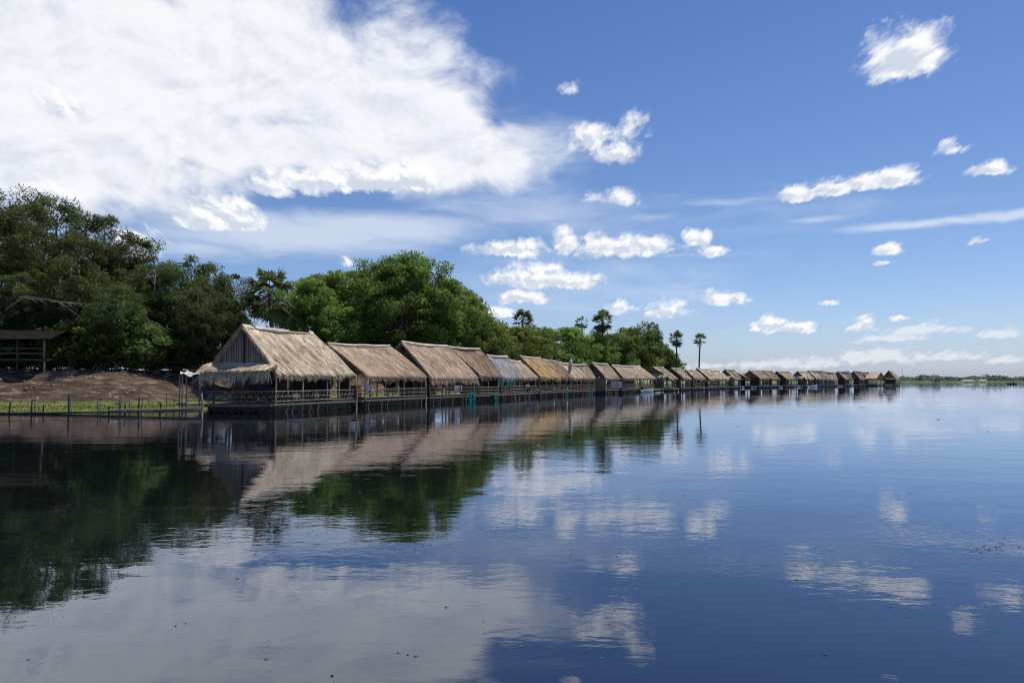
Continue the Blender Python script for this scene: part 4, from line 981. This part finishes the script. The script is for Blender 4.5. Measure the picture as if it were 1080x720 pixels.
# palms
def fan_frond(rs, origin, direc, petiole, blade, nl=16):
    """one costapalmate leaf -> list of quads"""
    d = unit(direc); up = np.array([0, 0, 1.]); s = unit(np.cross(d, up)); n = np.cross(s, d); out = []
    tip = origin + d*petiole; wv_ = .05
    out.append(np.stack([origin-s*wv_, origin+s*wv_, tip+s*wv_*.6, tip-s*wv_*.6]))
    for i in range(nl):
        a = lerp(-2.0, 2.0, i/(nl-1)) + rs.normal(0, .04); dd = unit(d*math.cos(a)+s*math.sin(a)+n*rs.normal(-.10, .10)+np.array([0, 0, -.12*abs(a)]))
        ss = unit(np.cross(dd, n)); ln = blade*rs.uniform(.85, 1.1); w_ = blade*.085
        mid = tip + dd*ln*.55; e_ = tip+dd*ln+np.array([0, 0, -.12*ln])
        out.append(np.stack([tip-ss*w_*.2, tip+ss*w_*.2, mid+ss*w_, mid-ss*w_])); out.append(np.stack([mid-ss*w_, mid+ss*w_, e_+ss*.01, e_-ss*.01]))
    return out
def palm(px, cy, rpx, d, label, nfr=34, lean=0., vs=1.0, basepx=None, skirt=.5, nl=16):
    rs = np.random.default_rng(int(px*7)); c = at(px, cy, d); rm = rpx/F*d
    x0 = X_at(basepx, d) if basepx else c.x+lean; gz = hz(x0, d); root = thing('sugar_palm', label, 'palm tree', (x0, d, gz), 'sugar palms behind the huts')
    cc = np.array([c.x-x0, 0, c.z-gz]); q = []
    for i in range(nfr):
        th = rs.uniform(0, 6.28); el = math.asin(rs.uniform(-skirt*1.0, 1.0)); v = np.array([math.cos(el)*math.cos(th), math.cos(el)*math.sin(th), math.sin(el)*vs])
        pt = rm*rs.uniform(.50, .74); q += fan_frond(rs, cc-np.array([0, 0, rm*.2]), v, pt, rm*rs.uniform(.34, .44), nl)
    V = np.array(q); z = (V.mean(1)[:, 2]-cc[2])/rm
    mb = MB(); h = cc[2]
    mb.tube([(0, 0, -.4), (0, 0, .6), (cc[0]*.35+.08, 0, h*.4), (cc[0]*.75, 0, h*.75), (cc[0], 0, h-rm*.2)], [.36, .28, .2, .17, .2], 9)
    mb.build('trunk', M['bark'], root, True)
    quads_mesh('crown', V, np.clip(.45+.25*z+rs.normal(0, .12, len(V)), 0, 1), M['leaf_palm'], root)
    # dead hanging petioles under the crown
    mb = MB()
    for i in range(16):
        th = rs.uniform(0, 6.28); o_ = Vector((cc[0], 0, h-rm*.25)); v = Vector((math.cos(th), math.sin(th), 0))
        mb.tube([o_, o_+v*rm*.28+Vector((0, 0, -rm*.12)), o_+v*rm*.36+Vector((0, 0, -rm*rs.uniform(.45, .9)))], [.04, .035, .02], 4)
    mb.build('dry_petiole', M['bark_pale'], root)
palm(738.5, 357, 8.6, 186, 'lone slender palm with a leaning trunk against open sky', 30, basepx=736, skirt=.45)
palm(713.5, 355.5, 9.6, 186, 'palm with dense round crown at the end of the wood', 44, skirt=.9, vs=1.1, basepx=713.5)
palm(635.5, 336.5, 13.5, 158, 'tall palm with large oval crown above the wood', 60, skirt=1.0, vs=1.2)
palm(613.5, 339.5, 8.5, 158, 'small palm crown just left of the large oval crown', 30, skirt=.6)
palm(551, 335, 13.5, 136, 'wide palm crown half hidden behind the wood, furthest left of the small palms', 40, skirt=.3)
palm(689, 346, 9, 204, 'faint palm crown barely above the dark end of the wood', 30, skirt=.4)
palm(284, 305, 32, 67.5, 'large fan palm rising behind the largest hut', 46, skirt=.95, vs=.95, basepx=291, nl=22)

# ------------------------------------------------------------------ grass on the shore (uncountable)
n = 26000; gx = rng.uniform(-52, -16, n); gy = rng.uniform(49.5, 58, n); gz = height(gx, gy); sd = sdist(gx, gy)
k = (gz > .03) & (gz < .55) & (rng.uniform(0, 1, n) < .9); gx, gy, gz = gx[k], gy[k], gz[k]; n = len(gx)
P = np.stack([gx, gy, gz-.02], 1); th = rng.uniform(0, 6.28, n); s = np.stack([np.cos(th), np.sin(th), np.zeros(n)], 1)*.035
hh = rng.uniform(.03, .12, n)[:, None]*np.array([0, 0, 1]) + rng.normal(0, .04, (n, 3))
V = np.stack([P-s, P+s, P+hh], 1)
tag(quads_mesh('shore_grass', V, rng.uniform(0, 1, n), M['grass'], None, 3), 'short green grass along the water edge below the left bank', 'grass', kind='stuff')
# leaf litter, roots and clods on the slope: rocks of earth
def rockmesh(seed):
    r = random.Random(seed); mb = MB(); vs = []; nu, nv_ = 8, 5
    for i in range(nv_+1):
        th = math.pi*i/nv_
        for j in range(nu):
            ph = 2*math.pi*j/nu; k = r.uniform(.75, 1.15); vs.append((k*math.sin(th)*math.cos(ph), k*.7*math.sin(th)*math.sin(ph), k*.45*math.cos(th)))
    mb.add(vs, [(i*nu+j, i*nu+(j+1) % nu, (i+1)*nu+(j+1) % nu, (i+1)*nu+j) for i in range(nv_) for j in range(nu)])
    o = mb.build('earth_clod', M['clod']); C.objects.unlink(o); me = o.data; bpy.data.objects.remove(o); return me
M['clod'] = mat_basic('dry_earth', (.10, .072, .052), (.34, .26, .20), (1, 1, 1), 2, .95, .5)
V, cc_ = [], []
for i in range(520):
    x = random.uniform(-48, -17); y = random.uniform(54, 66); z = hz(x, y)
    if z < .35: continue
    r = random.uniform(.05, .26)*random.uniform(.4, 1); me = None
    c = np.array([x, y, z]); u_ = rng.normal(0, 1, (8, 3)); 
    ax = np.array([[1, 0, 0], [0, 1, 0], [-1, 0, 0], [0, -1, 0]])*r*np.array([1.6, 1, 1])*rng.uniform(.7, 1.3, (4, 1)); tp = np.array([0, 0, r*.55])
    rot = rng.uniform(0, 6.28); Rm = np.array([[math.cos(rot), -math.sin(rot), 0], [math.sin(rot), math.cos(rot), 0], [0, 0, 1]]); ax = ax@Rm.T
    for j in range(4):
        a_, b_ = ax[j], ax[(j+1) % 4]
        V.append(np.stack([c+a_*1.0-[0, 0, .05], c+b_-[0, 0, .05], c+b_*.55+tp, c+a_*.55+tp]))
        cc_.append(1)
    V.append(np.stack([c+ax[j]*.55+tp for j in range(4)])); cc_.append(1)
tag(quads_mesh('earth_clods', np.array(V), np.array(cc_, float), M['clod']), 'loose dry clods of earth scattered over the left bank slope', 'earth', kind='stuff')

mb = MB()
for i in range(110):
    x = random.uniform(-50, -17); y = random.uniform(55, 66); z = hz(x, y)
    if z < .4: continue
    a = random.uniform(-.5, .5); l = random.uniform(.4, 2.2); x2, y2 = x+l*math.cos(a), y+l*math.sin(a)
    mb.tube([(x, y, z+.04), ((x+x2)/2, (y+y2)/2, hz((x+x2)/2, (y+y2)/2)+random.uniform(.04, .18)), (x2, y2, hz(x2, y2)+.03)], [.03, .022, .01], 5)
tag(mb.build('fallen_branches', M['pole_mid']), 'dry fallen sticks littering the shaded earth bank', 'sticks', kind='stuff')

# ------------------------------------------------------------------ far shore
rs = np.random.default_rng(77); VV, CC = [], []
for i in range(620):
    px = rs.uniform(690, 1180); d = rs.uniform(572, 640); x = X_at(px, d); z0 = .5
    hgt = rs.uniform(3.0, 5.0)*(1+.22*math.sin(px*.11)+.12*math.sin(px*.37)); rr = rs.uniform(2.5, 5.5)
    nl_ = 90; v = unit(rs.normal(0, 1, (nl_, 3))); v[:, 2] = np.abs(v[:, 2])
    P = np.array([x, d, z0+hgt*.12]) + v*np.array([rr, rr, hgt*.88])*(rs.uniform(.6, 1, (nl_, 1)))
    nn = unit(rs.normal(0, 1, (nl_, 3))+[0, -.4, .6]); tt = unit(np.cross(nn, rs.normal(0, 1, (nl_, 3)))); bb = np.cross(nn, tt); sz = rs.uniform(.35, .9, (nl_, 1))
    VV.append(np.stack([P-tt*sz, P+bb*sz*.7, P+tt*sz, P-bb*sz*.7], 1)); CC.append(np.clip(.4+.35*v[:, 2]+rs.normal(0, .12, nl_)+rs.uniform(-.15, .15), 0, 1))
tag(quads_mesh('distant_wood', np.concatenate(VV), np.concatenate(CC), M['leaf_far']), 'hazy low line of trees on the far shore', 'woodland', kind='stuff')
M['reeds'] = foliage('pale_reeds', (.26, .32, .16), (.36, .41, .20), (.50, .52, .29), .35)
n = 9000; x = rs.uniform(150, 420, n); y = rs.uniform(549, 566, n); P = np.stack([x, y, np.full(n, .1)], 1)
s = np.stack([np.full(n, .35), np.zeros(n), np.zeros(n)], 1); h = np.stack([rs.normal(0, .2, n), np.zeros(n), rs.uniform(.5, 1.5, n)], 1)
V = np.stack([P-s, P+s, P+h], 1); tag(quads_mesh('reed_bed', V, rs.uniform(0, 1, n), M['reeds'], None, 3), 'pale green reeds along the far shore', 'reeds', kind='stuff')
M['sand'] = mat_basic('pale_sand', (.50, .48, .42), (.66, .63, .56), (.05, .05, 1), 1, .95, .2)
for i, (p0, p1, y0) in enumerate(((1014, 1029, 401.0), (1031, 1041, 400.8))):
    a, b = at(p0, y0, 569), at(p1, y0, 569); mb = MB(); K = 12; vs = []
    for k in range(K+1):
        c = a.lerp(b, k/K); hgt = .95*math.sin(math.pi*(k+.6)/(K+1.2))**.4; vs += [(c.x, 568, .3), (c.x, 569, 1.0+hgt), (c.x, 575, .4)]
    mb.add(vs, [(3*k+j, 3*k+j+1, 3*k+j+4, 3*k+j+3) for k in range(K) for j in (0, 1)])
    tag(mb.build('sand_bank', M['sand'], None, True), kind='structure')
for px, ht, lb in ((951.3, 388, 'thin mast rising behind the last hut against the sky'), (1009, 396.5, 'short pale pole on the far shore left of the sand bank')):
    q = at(px, ht, 560); mb = MB((q.x, 560, .4)); mb.tube([(q.x, 560, .2), (q.x, 560, q.z)], [.14, .08], 6); mb.tube([(q.x-.6, 560, q.z-.6), (q.x+.6, 560, q.z-.6)], .06, 5)
    tag(mb.build('mast', M['pole']), lb, 'mast')

# ------------------------------------------------------------------ boats
def boat(px, d, Lb, mk, rz, label, canopy):
    q = at(px, 400, d); root = thing('boat', label, 'boat', (q.x, d, 0), 'small boats on the lake'); root.rotation_euler = (0, 0, rz)
    st = []; K = 12
    for i in range(K+1):
        f = i/K; x = (f-.5)*Lb; wd = .62*math.sin(math.pi*min(1, (f*.85+.15)))**.55*(1-.0*f) if f < 1 else .02; sh = .48+.30*(f-.35)**2*2
        st.append([(x, -wd, sh), (x, -wd*.8, .08), (x, 0, -.15), (x, wd*.8, .08), (x, wd, sh), (x, wd*.86, sh), (x, wd*.6, .14), (x, -wd*.6, .14), (x, -wd*.86, sh)])
    mb = MB(); n = 9; mb.add([p for s in st for p in s], [(i*n+j, i*n+(j+1) % n, (i+1)*n+(j+1) % n, (i+1)*n+j) for i in range(K) for j in range(n)]+[tuple(range(n)), tuple(range(K*n, K*n+n))])
    mb.build('hull', M[mk], root)
    for x in (-.8, .5):
        mb = MB(); mb.box((x, 0, .38), .28, .95, .05); mb.build('seat', M['deck'], root)
    mb = MB(); mb.box((-Lb/2+.0, 0, .65), .3, .25, .38); mb.tube([(-Lb/2-.12, 0, .6), (-Lb/2-.2, 0, -.3)], .05, 6); mb.tube([(-Lb/2+.1, 0, .75), (-Lb/2+.7, .1, .82)], .02, 5); mb.build('outboard_motor', M['cloth_dark'], root)
    if canopy:
        mb = MB()
        for x in (-1.0, .8):
            for y in (-.5, .5): mb.tube([(x, y, .45), (x, y*.95, 1.75)], .03, 5)
        mb.build('canopy_frame', M['pole'], root)
        mb = MB(); vs = [(x, y, 1.75+.18*(1-(y/.65)**2)) for x in (-1.2, -.4, .4, 1.0) for y in (-.65, -.3, 0, .3, .65)]
        mb.add(vs, [(i*5+j, i*5+j+1, (i+1)*5+j+1, (i+1)*5+j) for i in range(3) for j in range(4)])
        for y in (-.65, .65): mb.box((-.1, y, 1.62), 2.2, .03, .28)
        for x in (-1.2, 1.0): mb.box((x, 0, 1.70), .03, 1.3, .22)
        mb.build('canopy', M[canopy], root)
        mb = MB(); mb.box((-.55, 0, .62), .7, .7, .45); mb.box((-.55, 0, .9), .5, .5, .12); mb.build('cargo_box', M['cloth_red'], root)
    return root, q.x, d
b1 = boat(988, 290, 3.6, 'hull_grey', R(8), 'grey boat with a small dark canopy, right of the last hut', 'cloth_dark')
b2 = boat(1067.5, 330, 3.5, 'hull_blue', R(-10), 'dark blue boat carrying two people near the right picture edge', None)
person((b1[1]+.9, b1[2]-.05, -.02), R(200), 'bench', 'cloth_dark', 'cloth_dark', 'person in dark clothes sitting in the grey boat')
person((b2[1]-.8, b2[2]+.1, -.02), R(80), 'bench', 'cloth_dark', 'cloth_navy', 'left one of the two people in the dark blue boat')
person((b2[1]+.55, b2[2]-.05, .0), R(-80), 'bench', 'cloth_dark', 'cloth_dark', 'right one of the two people in the dark blue boat')

# small moored boat behind and before huts
bm = boat(857, 213, 3.4, 'hull_grey', R(25), 'pale grey boat moored below the far row of huts', None)
bm = boat(683, 131, 3.0, 'hull_grey', R(40), 'low grey boat moored at the far end of the long light brown hut', None)

# ------------------------------------------------------------------ floating leaves and weed
leafm = MB(); leafm.add([(-.06, 0, .006), (-.02, .03, .012), (.06, .01, .016), (.02, -.03, .008)], [(0, 1, 2, 3)]); leafm.add([(-.01, .0, .012), (.05, .05, .02), (.09, .06, .012)], [(0, 1, 2)])
lf = leafm.build('floating_leaf', M['debris']); first = True
spots = [(840, 611), (430, 690), (420, 688), (438, 692), (648, 643), (650, 587), (602, 585), (1000, 578), (1037, 576), (1058, 574), (958, 566), (977, 427), (990, 442), (1005, 450), (1040, 455), (910, 430), (900, 500), (700, 520), (722, 522), (330, 560), (334, 575), (185, 660), (196, 657), (30, 695), (280, 695), (350, 712), (105, 540), (210, 500), (420, 600), (470, 640), (510, 655), (560, 610), (600, 700), (870, 690), (760, 480), (780, 450), (800, 470), (960, 520), (1070, 620), (940, 640), (380, 520), (250, 610)]
for (px, py) in spots:
    r = ray(px, py); k = -HC/r.z; o = lf if first else lf.copy()
    if not first: C.objects.link(o)
    first = False; o.location = (r.x*k, r.y*k, .0); o.rotation_euler = (0, 0, random.uniform(0, 6.28)); o.scale = [random.uniform(.28, .6)*max(.7, k/12)]*3
    tag(o, 'tiny dark leaf floating on the open water', 'leaf', 'floating leaves scattered on the lake')
# weed cluster
V = []
for i in range(70):
    px, py = random.gauss(1048, 16), random.gauss(577, 5); r = ray(px, py); k = -HC/r.z; c = np.array([r.x*k, r.y*k, .008]); s = random.uniform(.01, .035)
    a = random.uniform(0, 6); u = np.array([math.cos(a), math.sin(a), .1])*s; v = np.array([-math.sin(a), math.cos(a), 0])*s*.5; V.append(np.stack([c-u, c+v, c+u, c-v]))
tag(quads_mesh('floating_weed', np.array(V), np.zeros(len(V)), M['debris']), 'sparse dark weed floating near the right edge of the water', 'water weed', kind='stuff')
